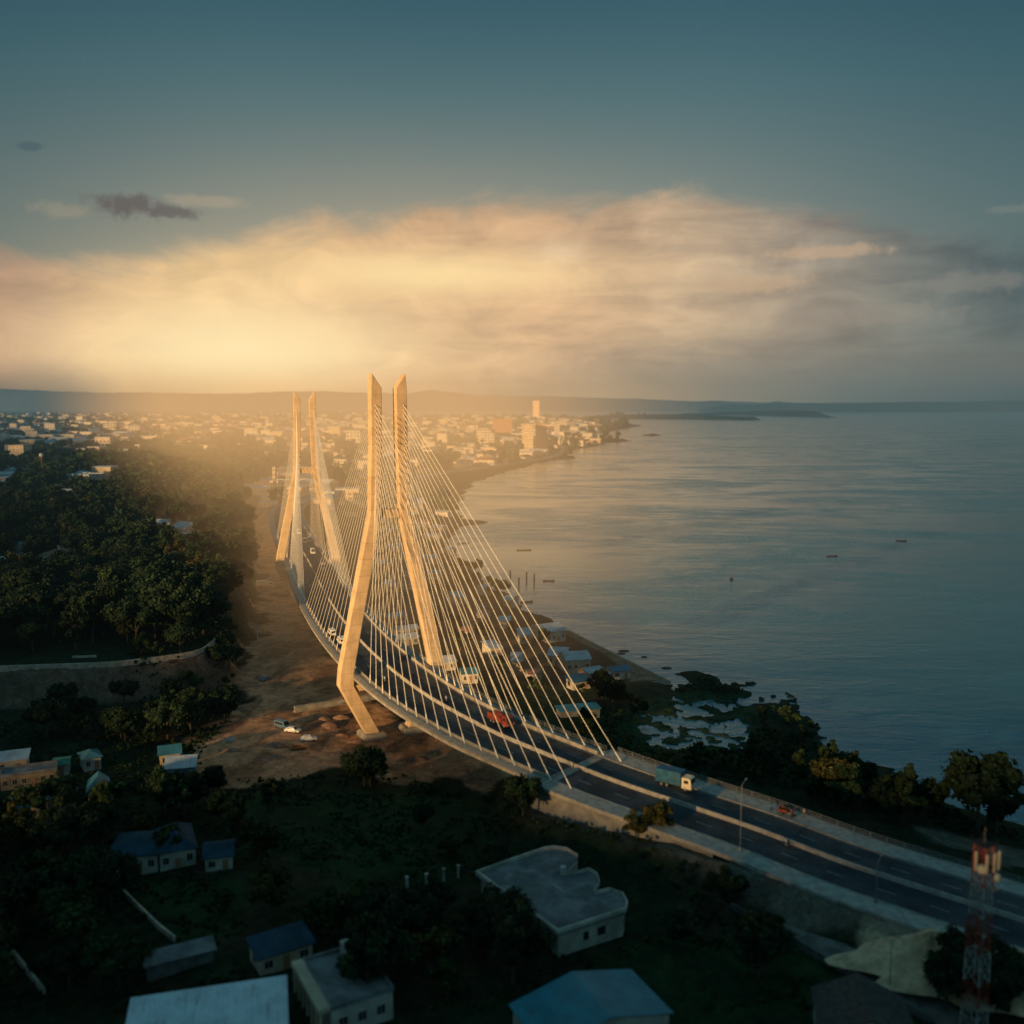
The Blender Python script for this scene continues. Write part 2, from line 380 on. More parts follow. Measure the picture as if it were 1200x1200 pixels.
sand_polys = [P_([(1003, 1100), (1040, 1082), (1075, 1083), (1150, 1110), (1230, 1140), (1260, 1190), (1190, 1175), (1110, 1150), (1050, 1135), (1005, 1120)], 9.5)]
gravel = [P_([(840, 1030), (880, 1035), (960, 1050), (1000, 1075), (995, 1095), (940, 1085), (880, 1055)], 9.5), P_([(1080, 960), (1200, 985), (1260, 1010), (1200, 1010), (1100, 985)], 6)]
lawn = [P_([(270, 930), (560, 925), (560, 1015), (420, 1040), (280, 1000)], 7), P_([(150, 1030), (290, 1025), (290, 1090), (200, 1105)], 8), P_([(700, 1110), (960, 1110), (1050, 1200), (700, 1200)], 9),
        P_([(690, 830), (760, 838), (800, 862), (830, 880), (760, 895), (700, 870)], 1)]
def make_ground():
    na = 860; ang = np.linspace(R(-58), R(58), na)
    r = [40.0]
    while r[-1] < 100: r.append(r[-1]+2.5)
    while r[-1] < 520: r.append(r[-1]+.62+max(0, r[-1]-180)*.0032)
    while r[-1] < 14500: r.append(r[-1]*1.011)
    r = np.array(r); nr = len(r); A, RR = np.meshgrid(ang, r); x = (RR*np.sin(A)).ravel(); y = (RR*np.cos(A)).ravel()
    z, sw, spl, dr, ds, dd = ground_z(x, y, 'all')
    V = np.stack([x, y, z], 1)
    i = np.arange(nr-1)[:, None]*na+np.arange(na-1)[None, :]; i = i.ravel()
    F = np.stack([i, i+1, i+na+1, i+na], 1)
    C = np.tile(np.array([.022, .036, .018]), (len(x), 1)); D = np.hypot(x, y)
    jt = (fbm(x/7, y/7, 4, 21)-.5)
    def paint(mask, c): C[:] = C*(1-mask[:, None])+np.array(c)*mask[:, None]
    city = sstep(D, 700, 1600)*sstep(fbm(x/120, y/60, 4, 31), .42, .60); paint(city, (.15, .115, .085))
    paint(sstep(fbm(x/16, y/16, 4, 41), .56, .68)*.7, (.055, .045, .028))
    for p in lawn: paint(sstep(sdf(p, x, y)+jt*10, -3, 2), (.024, .050, .022))
    for p in quay_polys: paint(sstep(sdf(p, x, y)+jt*14, -3, 3)*.85, (.085, .060, .042))
    paint(sstep(sdf(brown_strip, x, y), -1, .5), (.32, .19, .125))
    paint(sstep(sdf(marsh, x, y), -4, 2)*.8, (.045, .075, .033))
    # cliff of the terrace
    cl = sstep(spl, -8, -5)*sstep(-spl, -.2, .6)*sstep(x, -400, -330)*(D < 330); paint(cl, (.17, .125, .095))
    for p in dirt_polys: paint(sstep(sdf(p, x, y)+jt*22, -3.5, 1), (.56, .31, .18))
    tr = sstep(fbm(x/5, y/11, 4, 77), .52, .62)
    for p in dirt_polys: paint(sstep(sdf(p, x, y)+jt*22, -2, 2)*tr*.65, (.22, .115, .07))
    for p in gravel: paint(sstep(sdf(p, x, y)+jt*8, -2, 1), (.17, .145, .12))
    for p in sand_polys: paint(sstep(sdf(p, x, y)+jt*6, -1.5, 1), (.60, .46, .31))
    paint(sstep(-dr, -17, -14)*.8, (.15, .13, .11))
    w = sstep(-dr, -19+1, -15)*0
    paint(sstep(-ds, -16, -10)*.8, (.24, .19, .14))
    paint(sstep(-np.abs(dline([tuple(at(540, 596, 1)), tuple(at(548, 582, 1)), tuple(at(575, 566, 1)), tuple(at(630, 548, 1)), tuple(at(670, 541, 1))], x, y)[0]), -70, -20)*.8, (.06, .055, .03))
    o = np_obj('ground', V, F, ground_material(), smooth=True); o['kind'] = 'structure'
    ca = o.data.color_attributes.new('land', 'FLOAT_COLOR', 'POINT')
    ca.data.foreach_set('color', np.concatenate([C, np.ones((len(C), 1))], 1).astype(np.float32).ravel())
make_ground()

def water_material():
    m = bpy.data.materials.new('water'); m.use_nodes = True; m.node_tree.nodes.clear(); t = NT(m.node_tree)
    ge = t.n('ShaderNodeNewGeometry'); sp = t.n('ShaderNodeSeparateXYZ'); t.L.new(ge.outputs['Position'], sp.inputs[0]); x, y = sp.outputs[0], sp.outputs[1]
    v1 = t.xyz(t.mul(x, .35), y); v2 = t.xyz(t.mul(x, .0045), t.mul(y, .0105)); v3 = t.xyz(t.mul(x, .03), t.mul(y, .06))
    cur = t.noise(v2, 1.0, 6, .6, 1.5); mid = t.noise(v3, 1.0, 5, .65, .8)
    base = t.mix(t.smooth(cur, .38, .62), (.006, .066, .092), (.030, .150, .195))
    base = t.mix(t.smooth(mid, .5, .75, 0, .6), base, (.085, .21, .23))
    b = t.n('ShaderNodeBsdfPrincipled'); t.L.new(base, b.inputs['Base Color']); b.inputs['IOR'].default_value = 2.8; b.inputs['Specular Tint'].default_value = (.78, .97, 1.0, 1)
    t.L.new(t.smooth(t.add(t.mul(cur, .6), t.mul(mid, .4)), .38, .62, .08, .30), b.inputs['Roughness'])
    bp = t.n('ShaderNodeBump'); bp.inputs['Distance'].default_value = 1.0
    fd = t.m('EXPONENT', t.mul(y, -1/650.0)); t.L.new(t.mul(fd, t.smooth(cur, .35, .65, .16, .62)), bp.inputs['Strength'])
    h = t.add(t.mul(t.noise(v1, .55, 6, .68), .55), t.mul(t.noise(t.xyz(t.mul(x, .5), y), .10, 5, .6, .5), 1.8))
    t.L.new(h, bp.inputs['Height']); t.L.new(bp.outputs[0], b.inputs['Normal'])
    return finish(m, t, b.outputs[0])
WATER = water_material()
mb = MB(); mb.quad((-3500, 120, 0), (16000, 30, 0), (16000, 14600, 0), (-9000, 14600, 0)); w = mb.build('water', WATER); w['kind'] = 'structure'

# far hills and the opposite shore
def ridge(name, pts, depth, seed, m, rough=.25):
    """pts: (px, top_py, distance)"""
    V = []; F = []; n = 0; xs = np.linspace(pts[0][0], pts[-1][0], 420)
    tops = np.interp(xs, [p[0] for p in pts], [p[1] for p in pts]); ds = np.interp(xs, [p[0] for p in pts], [p[2] for p in pts])
    nz = fbm(xs/26, xs*0+seed, 5, seed)-.5; nz2 = fbm(xs/5, xs*0+seed, 3, seed+3)-.5
    for i, px in enumerate(xs):
        el = math.atan((600-(tops[i]+nz[i]*6*rough*4+nz2[i]*1.2*rough*4))/FPX)-PITCH; a = math.atan((px-600)/FPX/math.cos(PITCH))
        h = max(2, CAMH+ds[i]*math.tan(el)); s, c = math.sin(a), math.cos(a)
        for k, (dd, hh) in enumerate(((-depth*.5, -3), (-depth*.35, h*.35), (-depth*.12, h*.8), (0, h), (depth*.5, h*.5), (depth, -3))):
            V.append((s*(ds[i]+dd), c*(ds[i]+dd), hh))
    for i in range(len(xs)-1):
        for k in range(5): F.append((i*6+k, (i+1)*6+k, (i+1)*6+k+1, i*6+k+1))
    o = np_obj(name, V, F, m, smooth=True); o['kind'] = 'structure'; return o
HILL = mat('distant hillside', (.10, .11, .095), .95, .3, .002, spec=.05)
HILLB = mat('wooded far shore', (.022, .032, .022), .95, .3, .004, spec=.05)
ridge('hills', [(-700, 455, 13500), (-300, 462, 13500), (0, 458, 13500), (120, 461, 13500), (250, 462, 13500), (380, 459, 13500), (480, 462, 13500), (508, 457, 13500), (560, 463, 13500), (700, 466, 13500), (820, 470, 13500), (1000, 473, 13500), (1700, 474, 13500)], 700, 3, HILL, .12)
ridge('far_shore', [(815, 480, 12500), (840, 475, 12000), (900, 473, 11500), (1000, 472, 11500), (1100, 471, 12500), (1300, 470, 13000), (1900, 470, 13000)], 500, 8, HILLB, .06)
ridge('far_shore', [(760, 486, 9500), (820, 483, 8600), (900, 481, 7800), (950, 481.5, 7200), (965, 486, 7000), (975, 489, 7000)], 400, 11, HILLB, .06)
ridge('far_shore', [(690, 487.5, 6100), (720, 485.5, 6100), (800, 485.5, 6000), (880, 488, 5700), (888, 491, 5600)], 90, 12, HILLB, .05)
# unseen ridge added behind the viewpoint, crest shaped to shade the valley floor
SUN_EL = R(9.0); sv = Vector((-.62, -.785, 0)).normalized(); su = Vector((-sv.y, sv.x, 0)); su = Vector((-sv.y, sv.x, 0))
VT = sorted((su.dot(Vector((a, b, 0))), -sv.dot(Vector((a, b, 0)))+zc/math.tan(SUN_EL)) for a, b, zc in
            [(-36, 235, 3.4), (-60, 250, 1.5), (-75, 255, 3.5), (50, 144, 23), (33, 165, 19.5), (0, 215, 15), (-100, 280, 24), (-97, 419, 10), (-130, 434, 18), (-200, 434, 28), (-280, 786, 14), (-214, 786, 6), (-430, 786, 34),
             (-556, 1300, 12), (-473, 1300, 6), (-920, 2155, 8), (-1058, 2155, 22), (-1890, 3850, 0), (100, 180, 26), (200, 200, 20)])
def vt(u): return float(np.interp(u, [a for a, b in VT], [b for a, b in VT]))
V = []; F = []; us = np.concatenate([np.linspace(-6000, -500, 240), np.linspace(-495, 400, 300), np.linspace(410, 1500, 40)]); jn = (fbm(us/26, us*0, 4, 55)-.5)*36
for i, u in enumerate(us):
    hgt = (vt(u)+jn[i]*min(1, abs(u)/600+.25)+450)*math.tan(SUN_EL)
    for k, (dv, hh) in enumerate(((-250, 8), (-120, hgt*.4), (-40, hgt*.86), (0, hgt), (60, hgt*.85), (400, hgt*.4), (900, 0))):
        p = sv*(450+dv)+su*float(u); V.append((p.x, p.y, hh))
for i in range(len(us)-1):
    for k in range(6): F.append((i*7+k, i*7+k+1, (i+1)*7+k+1, (i+1)*7+k))
o = np_obj('hills', V, F, HILLB, smooth=True); o['kind'] = 'structure'

# ------------------------------------------------------------------ road and bridge
def sweep(mbx, s0, s1, prof, step=4.0, closed=True, cap=True):
    """prof: list of (offset, dz) loop"""
    n = max(2, int((s1-s0)/step)+1); rings = []
    for i in range(n):
        p, d, r = ps(s0+(s1-s0)*i/(n-1)); rings.append([p+r*a+Vector((0, 0, h)) for a, h in prof])
    if closed: mbx.loft(rings, cap)
    else:
        for a, b in zip(rings[:-1], rings[1:]):
            for k in range(len(prof)-1): mbx.quad(a[k], a[k+1], b[k+1], b[k])
    return mbx
def boxprof(a, b, z0, z1): return [(a, z0), (a, z1), (b, z1), (b, z0)]
def fixn(o):
    import bmesh
    bm = bmesh.new(); bm.from_mesh(o.data); bmesh.ops.recalc_face_normals(bm, faces=bm.faces); bm.to_mesh(o.data); bm.free(); return o
bridge = thing('cable_stayed_bridge', 'long curving concrete cable-stayed bridge with two tall orange-lit pylons of paired leaning legs', 'bridge')
HW = 8.0; OUT = 11.0
b = sweep(MB(), S_AB, S_END, [(-OUT, -.55), (-OUT, .12), (-HW-.25, .12), (-HW-.25, .0), (HW+.25, .0), (HW+.25, .12), (OUT, .12), (OUT, -.55), (7.2, -2.4), (-7.2, -2.4)], 3)
fixn(b.build('deck', DECKC, bridge))
b = sweep(MB(), S_AB+.3, S_END, [(-HW, .012), (HW, .012)], 3, closed=False); fixn(b.build('carriageway', ASPH, bridge))
for a, c in ((-OUT+.25, -HW-.55), (HW+.55, OUT-.25)):
    fixn(sweep(MB(), S_AB+.3, S_END, boxprof(a, c, .13, .22), 3).build('walkway', WALK, bridge))
for a in (-1, 1):
    fixn(sweep(MB(), S_AB+.3, S_END, [(a*(HW+.12), .02), (a*(HW+.15), .85), (a*(HW+.38), .85), (a*(HW+.42), .02)], 3).build('crash_barrier', DECKC, bridge))
fixn(sweep(MB(), S_AB+.3, S_END, [(-.28, .02), (-.12, .8), (.12, .8), (.28, .02)], 3).build('median_barrier', WALK, bridge))
def railing(s0, s1, off, z0=.2, h=1.1, name='railing', parent=None, m=STEEL, post=3.0):
    r = MB()
    for hh in (.35, .7, h): sweep(r, s0, s1, boxprof(off-.045, off+.045, z0+hh-.05, z0+hh+.02), 4)
    s = s0
    while s < s1:
        p, d, rr = ps(s); p = p+rr*off; r.tube(p+Vector((0, 0, z0)), p+Vector((0, 0, z0+h)), .06, .06, 4); s += post
    return r.build(name, m, parent)
for a in (-1, 1): railing(S_AB, S_END, a*(OUT-.12), parent=bridge)
s = S_AB+1; dash = (S_END-S_AB)/48
while s < S_END-3:
    for off in (-4.2, 4.2): fixn(sweep(MB(), s, s+dash*.38, [(off-.08, .018), (off+.08, .018)], 3, closed=False).build('lane_marking', PAINT, bridge))
    s += dash
for off in (-HW+.35, HW-.35): fixn(sweep(MB(), S_AB+.4, S_END, [(off-.07, .018), (off+.07, .018)], 4, closed=False).build('edge_line', PAINT, bridge))
# abutment: wall, wing wall, bearing shelf
p, d, r = ps(S_AB); ab = MB()
def ringbox(mbx, s0, s1, a, c, z0, z1):
    P0 = ps(s0); P1 = ps(s1)
    lo = [Vector((*(P0[0]+P0[2]*a)[:2], z0)), Vector((*(P0[0]+P0[2]*c)[:2], z0)), Vector((*(P1[0]+P1[2]*c)[:2], z0)), Vector((*(P1[0]+P1[2]*a)[:2], z0))]
    mbx.loft([lo, [Vector((v.x, v.y, z1)) for v in lo]]); return mbx
ringbox(ab, S_AB-1.5, S_AB+2.5, -OUT, OUT, 2, p.z-2.42); ringbox(ab, S_AB-1.6, S_AB-.05, -OUT-.1, OUT+.1, p.z-2.5, p.z+.02)
fixn(ab.build('abutment', DECKC, bridge))
wg = MB()
for sgn in (-1, 1): sweep(wg, S_AB-34, S_AB-1.5, [(sgn*(OUT+.0), -9), (sgn*(OUT+.0), -.05), (sgn*(OUT+.5), -.05), (sgn*(OUT+.9), -9)], 3)
fixn(wg.build('wing_wall', DECKC, bridge))
bm_ = MB(); sweep(bm_, S_AB+.1, S_AB+.55, [(-HW, .022), (HW, .022)], 2, closed=False); bm_.build('expansion_joint', STEEL, bridge)
# piers beyond the far pylon carrying the bend
for s in (S_P2+95, S_P2+150, S_P2+205, S_P2+255):
    if s < S_END-10:
        p, d, r = ps(s); k = MB(); zg = gz(p.x, p.y)-1
        for off in (-5, 5): k.tube(Vector((p.x, p.y, zg))+r*off, Vector((p.x, p.y, p.z-2.6))+r*off, 1.0, 1.0, 12)
        ringbox(k, s-1, s+1, -8, 8, p.z-3.6, p.z-2.39); k.build('pier', DECKC, bridge)

# pylons
ncab = [0]
def pylon(S0, ztop, zkink, zbase, nfront, nback, spf, spb, stuff_back, label):
    c, d, r = ps(S0); root_z = zbase
    def ring(off, z, w, dep):
        o_ = Vector((c.x, c.y, z))+r*off
        return [o_-r*w/2-d*dep/2, o_+r*w/2-d*dep/2, o_+r*w/2+d*dep/2, o_-r*w/2+d*dep/2]
    mbp = MB(); zd = c.z-2.5; offs = {}
    for sg in (-1, 1):
        prof = [(5.3, root_z, 3.8, 3.6), (12.55, zd, 3.8, 3.4), (12.2, c.z+2, 3.7, 3.3), (4.0, zkink, 3.0, 3.0), (3.45, zkink+(ztop-zkink)*.5, 2.9, 2.9), (3.35, ztop-4.2, 2.9, 2.8)]
        rings = [ring(sg*a, z, w_, dp) for a, z, w_, dp in prof]
        top = ring(sg*3.3, ztop-4.2, 2.9, 2.8)
        # chisel top: high on the outer side, low on the inner side
        tp = []
        for k, v in enumerate(top):
            outer = (k in (1, 2)) if sg > 0 else (k in (0, 3)); tp.append(v+Vector((0, 0, 4.2 if outer else .3))-(r*sg*0 if outer else r*0))
        if sg > 0: tp[1] += -r*.3; tp[2] += -r*.3
        else: tp[0] += r*.3; tp[3] += r*.3
        mbp.loft(rings+[tp])
    mbp.cur = 0
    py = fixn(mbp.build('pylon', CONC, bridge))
    bmx = bpy.data.objects[py.name]
    mod = bmx.modifiers.new('edge', 'BEVEL'); mod.width = .18; mod.segments = 2; mod.limit_method = 'ANGLE'
    cb = MB(); o_ = [ring(0, z, 8.0-3.0, 2.2) for z in (zkink-1.1, zkink+1.1)]; cb.loft(o_); fixn(cb.build('cross_beam', CONC, py))
    cb = MB(); cb.loft([ring(0, z, 22.5, 2.6) for z in (zd-1.6, zd+.05)]); fixn(cb.build('cross_beam', CONC, py))
    ft = MB()
    for sg in (-1, 1): ft.loft([ring(sg*5.5, root_z-2.5, 6.5, 7), ring(sg*5.5, root_z+.6, 6.5, 7), ring(sg*5.5, root_z+1.2, 5.2, 5.5)])
    fixn(ft.build('footing', DECKC, py))
    def leg_off(z):
        if z > zkink: return 4.0+(3.35-4.0)*(z-zkink)/(ztop-zkink)
        return 4.0+(12.2-4.0)*(zkink-z)/(zkink-c.z-2)
    def cable(mbx, i, n, sgn_s, side_, sp):
        s = S0+sgn_s*(9+sp*i); p, dd, rr = ps(s)
        z = zkink+3+(ztop-8-zkink-3)*((i/(n-1))**.85)
        top = Vector((c.x, c.y, z))+r*side_*(leg_off(z)+.2)+d*sgn_s*1.4
        bot = p+rr*side_*(HW+.75)+Vector((0, 0, .2))
        mbx.tube(top, bot, .072, .072, 5)
        mbx.tube(bot, bot+(top-bot).normalized()*2.2, .17, .13, 6)
    for side_ in (-1, 1):
        for i in range(nfront):
            k = MB(); cable(k, i, nfront, -1, side_, spf); k.build('stay_cable', CABLE, py); ncab[0] += 1
    if stuff_back:
        k = MB()
        for side_ in (-1, 1):
            for i in range(nback): cable(k, i, nback, 1, side_, spb)
        o = k.build('stay_cables', CABLE, py); o['kind'] = 'stuff'
    else:
        for side_ in (-1, 1):
            for i in range(nback):
                k = MB(); cable(k, i, nback, 1, side_, spb); k.build('stay_cable', CABLE, py); ncab[0] += 1
pylon(S_P1, 98.0, 62, 3.2, 17, 16, 4.55, 5.25, False, '')
pylon(S_P2, 96.0, 61, 4.0, 17, 17, 5.0, 5.0, True, '')
print('cables', ncab[0], 'span', S_P2-S_P1, 'ab', S_P1-S_AB, 'end', S_END-S_P2)

# approach road on its embankment and the shore road beyond
def road(name, s0, s1, hw, z, m, kw):
    o = fixn(sweep(MB(), s0, s1, [(-hw, z), (hw, z)], 3, closed=False).build(name, m)); o['kind'] = 'structure'
road('road', 0, S_AB+.3, HW, .0, ASPH, 0)
for a, c in ((-12.2, -HW-.4), (HW+.4, 12.6)):
    o = fixn(sweep(MB(), 0, S_AB-.05, boxprof(a, c, -.6, .14), 3).build('pavement', WALK)); o['kind'] = 'structure'
for a in (-1, 1):
    o = fixn(sweep(MB(), 0, S_AB-.05, boxprof(a*HW, a*(HW+.39), -.4, .18), 3).build('kerb', DECKC)); o['kind'] = 'structure'
o = fixn(sweep(MB(), 0, S_AB, [(-.28, .01), (-.14, .75), (.14, .75), (.28, .01)], 3).build('median_barrier', WALK)); tag(o, 'low pale concrete barrier down the middle of the approach road', 'barrier')
mk = MB(); s = 0
while s < S_AB-4:
    for off in (-4.2, 4.2): sweep(mk, s, s+3, [(off-.08, .006), (off+.08, .006)], 3, closed=False)
    s += 8
for off in (-HW+.35, HW-.35): sweep(mk, 0, S_AB, [(off-.07, .006), (off+.07, .006)], 4, closed=False)
o = fixn(mk.build('road_markings', PAINT)); o['kind'] = 'structure'
for a, c in ((S_AB-150, S_AB-2),): tag(railing(max(0, a), c, 12.3, z0=.14, name='railing'), 'grey metal railing along the river side of the approach road', 'railing')
road('shore_road', S_END-1, cum[-1], 6.5, .02, WALK, 0)
sr = MB()
for i in range(len(side)-1):
    a = Vector(side[i]); c = Vector(side[i+1]); d = (c-a); n = Vector((d.y, -d.x, 0)).normalized()*2.6
    j = min(i+2, len(side)-1); d2 = Vector(side[j])-c if j > i+1 else d; n2 = Vector((d2.y, -d2.x, 0)).normalized()*2.6
    sr.quad(a-n, a+n, c+n2, c-n2)
o = fixn(sr.build('dirt_road', mat('packed earth', (.17, .15, .13), .95, .3, .5))); o['kind'] = 'structure'
# ------------------------------------------------------------------ buildings
keepout = []        # (x, y, radius)
def frame_of(p1, p2, h, zb=None):
    m_ = ((p1[0]+p2[0])/2, (p1[1]+p2[1])/2); zb = on_ground(m_[0], m_[1]+6).z if zb is None else zb
    a = at(*p1, zb+h); b = at(*p2, zb+h); d = b-a; return a, b, d.length, math.atan2(d.y, d.x), zb
def window(root, x, z, w, h, y0=0.0, axis='x', sgn=-1, fr=None):
    """a framed window on a wall face: axis x = wall along x at y=y0 facing sgn*y"""
    o = MB(); q = .07
    for (u0, u1, z0, z1) in ((x-w/2-q, x+w/2+q, z-q, z), (x-w/2-q, x+w/2+q, z+h, z+h+q), (x-w/2-q, x-w/2, z, z+h), (x+w/2, x+w/2+q, z, z+h), (x-.03, x+.03, z, z+h)):
        a, b = sorted((y0+sgn*.09, y0-sgn*.02))
        if axis == 'x': o.box(u0, u1, a, b, z0, z1)
        else: o.box(a, b, u0, u1, z0, z1)
    f = o.build('window', fr or WHITEW, root); g_ = MB(); a, b = sorted((y0+sgn*.035, y0-sgn*.02))
    if axis == 'x': g_.box(x-w/2, x+w/2, a, b, z, z+h)
    else: g_.box(a, b, x-w/2, x+w/2, z, z+h)
    g_.build('pane', WIN, f)
def roof_mesh(kind, L, D, h, rise, ov=.45, th=.16):
    r = MB(); x0, x1, y0, y1 = -ov, L+ov, -ov, D+ov
    if kind == 'flat':
        r.box(x0+ov-.12, x1-ov+.12, y0+ov-.12, y1-ov+.12, h, h+.22)
        for (a, b, c, d) in ((-.12, L+.12, -.12, .14), (-.12, L+.12, D-.14, D+.12), (-.12, .14, .14, D-.14), (L-.14, L+.12, .14, D-.14)): r.box(a, b, c, d, h+.22, h+.7)
    elif kind == 'gable':
        ym = D/2
        for za in (0, th): pass
        r.loft([[(x, y0, h-.1), (x, ym, h+rise), (x, y1, h-.1), (x, y1, h-.1+th), (x, ym, h+rise+th), (x, y0, h-.1+th)] for x in (x0, x1)])
    elif kind == 'gabley':
        xm = L/2
        r.loft([[(x0, y, h-.1), (xm, y, h+rise), (x1, y, h-.1), (x1, y, h-.1+th), (xm, y, h+rise+th), (x0, y, h-.1+th)] for y in (y1, y0)])
    elif kind == 'shed':
        r.loft([[(x, y0, h-.05), (x, y1, h+rise), (x, y1, h+rise+th), (x, y0, h-.05+th)] for x in (x0, x1)])
    elif kind == 'hip':
        k = min(L, D)/2+ov; b = [(x0, y0), (x1, y0), (x1, y1), (x0, y1)]
        if L >= D: t0 = (x0+k, D/2); t1 = (x1-k, D/2)
        else: t0 = (L/2, y0+k); t1 = (L/2, y1-k)
        A = [(p[0], p[1], h) for p in b]; T0 = (*t0, h+rise); T1 = (*t1, h+rise)
        if L >= D: r.quad(A[0], A[1], T1, T0); r.quad(A[1], A[2], T1); r.quad(A[2], A[3], T0, T1); r.quad(A[3], A[0], T0)
        else: r.quad(A[0], A[1], T0); r.quad(A[1], A[2], T1, T0); r.quad(A[2], A[3], T1); r.quad(A[3], A[0], T0, T1)
        r.quad(*[(p[0], p[1], h-.12) for p in reversed(b)])
        for i in range(4): r.quad((*b[i], h-.12), (*b[(i+1) % 4], h-.12), A[(i+1) % 4], A[i])
    return r
def house(name, label, cat, p1, p2, depth, h, roof='gable', rise=1.6, wm=None, rm=None, nwin=3, swin=1, zb=None, group=None, door=True, floors=1, turn=0.0, ridge_cap=False):
    a, b, L, rz, zb = frame_of(p1, p2, h, zb); rz += R(turn)
    root = thing(name, label, cat, (a.x, a.y, zb), rz, group); wm = wm or WHITEW; rm = rm or PALEROOF
    w = MB(); w.prism([(0, 0), (L, 0), (L, depth), (0, depth)], -1.5, h-.02)
    if roof == 'gable':
        for x in (0, L-.15): w.loft([[(x, .1, h-.02), (x, depth-.1, h-.02), (x, depth/2, h+rise-.2)], [(x+.15, .1, h-.02), (x+.15, depth-.1, h-.02), (x+.15, depth/2, h+rise-.2)]])
    if roof == 'gabley':
        for y in (0, depth-.15): w.loft([[(.1, y, h-.02), (L-.1, y, h-.02), (L/2, y, h+rise-.2)], [(.1, y+.15, h-.02), (L-.1, y+.15, h-.02), (L/2, y+.15, h+rise-.2)]])
    if roof == 'shed': w.loft([[(x, .05, h-.02), (x, depth, h-.02), (x, depth, h+rise-.15)] for x in (0, L)])
    fixn(w.build('wall', wm, root)); rf = fixn(roof_mesh(roof, L, depth, h, rise).build('roof', rm, root))
    fh = h/floors
    for fl in range(floors):
        zz = fl*fh+fh*.36; wh = min(1.2, fh*.38)
        for i in range(nwin):
            if door and fl == 0 and i == nwin//2: continue
            window(root, L*(i+.5)/nwin, zz, min(1.3, L/nwin*.45), wh)
        for i in range(swin):
            window(root, depth*(i+.5)/swin, zz, min(1.2, depth/max(1, swin)*.4), wh, 0, 'y', -1)
            window(root, depth*(i+.5)/swin, zz, min(1.2, depth/max(1, swin)*.4), wh, L, 'y', 1)
    if door and nwin:
        x = L*(nwin//2+.5)/nwin; dd = MB().box(x-.5, x+.5, -.06, .03, 0, 2.1).build('door', BROWNB, root); MB().box(x+.33, x+.41, -.12, -.06, .98, 1.06).build('handle', STEEL, dd)
    c = Vector((L/2, depth/2, 0)); c.rotate(Matrix.Rotation(rz, 3, 'Z')); keepout.append((a.x+c.x, a.y+c.y, math.hypot(L, depth)/2+2.2))
    dc = math.hypot(a.x, a.y)
    if 380 < dc < 2000: k_ = 1-(math.hypot(L, depth)/2+12)/dc; keepout.append(((a.x+c.x)*k_, (a.y+c.y)*k_, math.hypot(L, depth)/2+5))
    return root
# huts and houses below the terrace, left
house('hut', 'teal roofed hut uphill of the long blue and cream house beside the dirt ground', 'hut', (187, 885), (211, 882), 5.5, 3.2, 'gable', 1.2, CREAM, TEALROOF, 2, 1)
house('house', 'long pale roofed house with shaded blue front beside the dirt ground', 'house', (194, 901), (228, 898), 7.5, 3.4, 'gable', 1.3, mat('shade blue wall', (.16, .24, .30), .8), PALEROOF, 3, 1)  # blue shade of the front is put into the wall colour
house('hut', 'narrow hut with a bright cream gable wall and teal roof below the terrace', 'hut', (103, 929), (125, 926), 6.5, 3.4, 'gabley', 1.8, CREAM, TEALROOF, 1, 1)
house('shed', 'low grey corrugated shed left of the cream gabled hut', 'shed', (53, 937), (88, 932), 5, 2.8, 'shed', .7, WHITEW, GREYROOF, 0, 0, door=False)
house('house', 'teal roofed house at the left edge below the terrace', 'house', (8, 949), (45, 944), 6, 3, 'hip', 1.5, WHITEW, TEALROOF, 3, 1)
house('shed', 'pale flat roofed shed at the far left under the dark trees', 'shed', (-10, 894), (31, 889), 5, 3, 'shed', .5, CREAM, PALEROOF, 2, 0)
house('hut', 'small green roofed hut right of the pale flat roofed shed', 'hut', (63, 897), (80, 895), 4.5, 2.6, 'gable', .9, WHITEW, mat('green roofing', (.06, .20, .14), .6), 1, 0)
house('hut', 'small teal roofed hut half hidden by shrubs below the terrace', 'hut', (98, 890), (118, 886), 5, 3, 'hip', 1.2, WHITEW, TEALROOF, 2, 0)
house('barn', 'long unroofed stone barn with dark door bays at the left edge', 'barn', (0, 912), (66, 903), 5, 3, 'flat', .3, mat('ochre stone', (.30, .22, .13), .9, .3), GREYROOF, 6, 0)
house('house', 'long dark blue roofed house partly under a tree, lower left', 'house', (126, 1004), (184, 1000), 9, 3.6, 'hip', 2.2, WHITEW, BLUEROOF, 4, 1)
house('house', 'blue hip roofed house joined behind the tree, right of the long blue roof', 'house', (187, 1000), (229, 992), 10, 3.6, 'hip', 2.3, WHITEW, BLUEROOF, 3, 1)
house('hut', 'small blue roofed hut right of the two blue roofed houses', 'hut', (240, 1006), (272, 1002), 6, 2.8, 'gable', 1.1, WHITEW, BLUEROOF, 2, 1)
house('house', 'house with big pale metal roof cut by the bottom edge of the picture, left', 'house', (146, 1230), (334, 1200), 8.5, 4.2, 'shed', .8, WHITEW, mat('bright metal sheet roofing', (.66, .74, .76), .5, .12, .4, corr=.25), 4, 2)
house('outbuilding', 'narrow roofed outbuilding with dull blue roof behind the bright metal roof', 'outbuilding', (172, 1132), (250, 1112), 2.4, 2.2, 'shed', .4, mat('dull block wall', (.14, .14, .13), .9), GREYROOF, 0, 0, door=False)
house('house', 'small dull blue roofed house with cream walls behind the grey flat roof', 'house', (304, 1124), (366, 1104), 4.6, 2.8, 'shed', .7, CREAM, BLUEROOF, 3, 1)
house('house', 'teal metal roofed house cut by the bottom edge of the picture, centre', 'house', (640, 1232), (784, 1186), 9.5, 3.8, 'gabley', 2.0, WHITEW, mat('teal sheet roofing', (.05, .24, .30), .5, .15, .3, corr=.35), 4, 1)
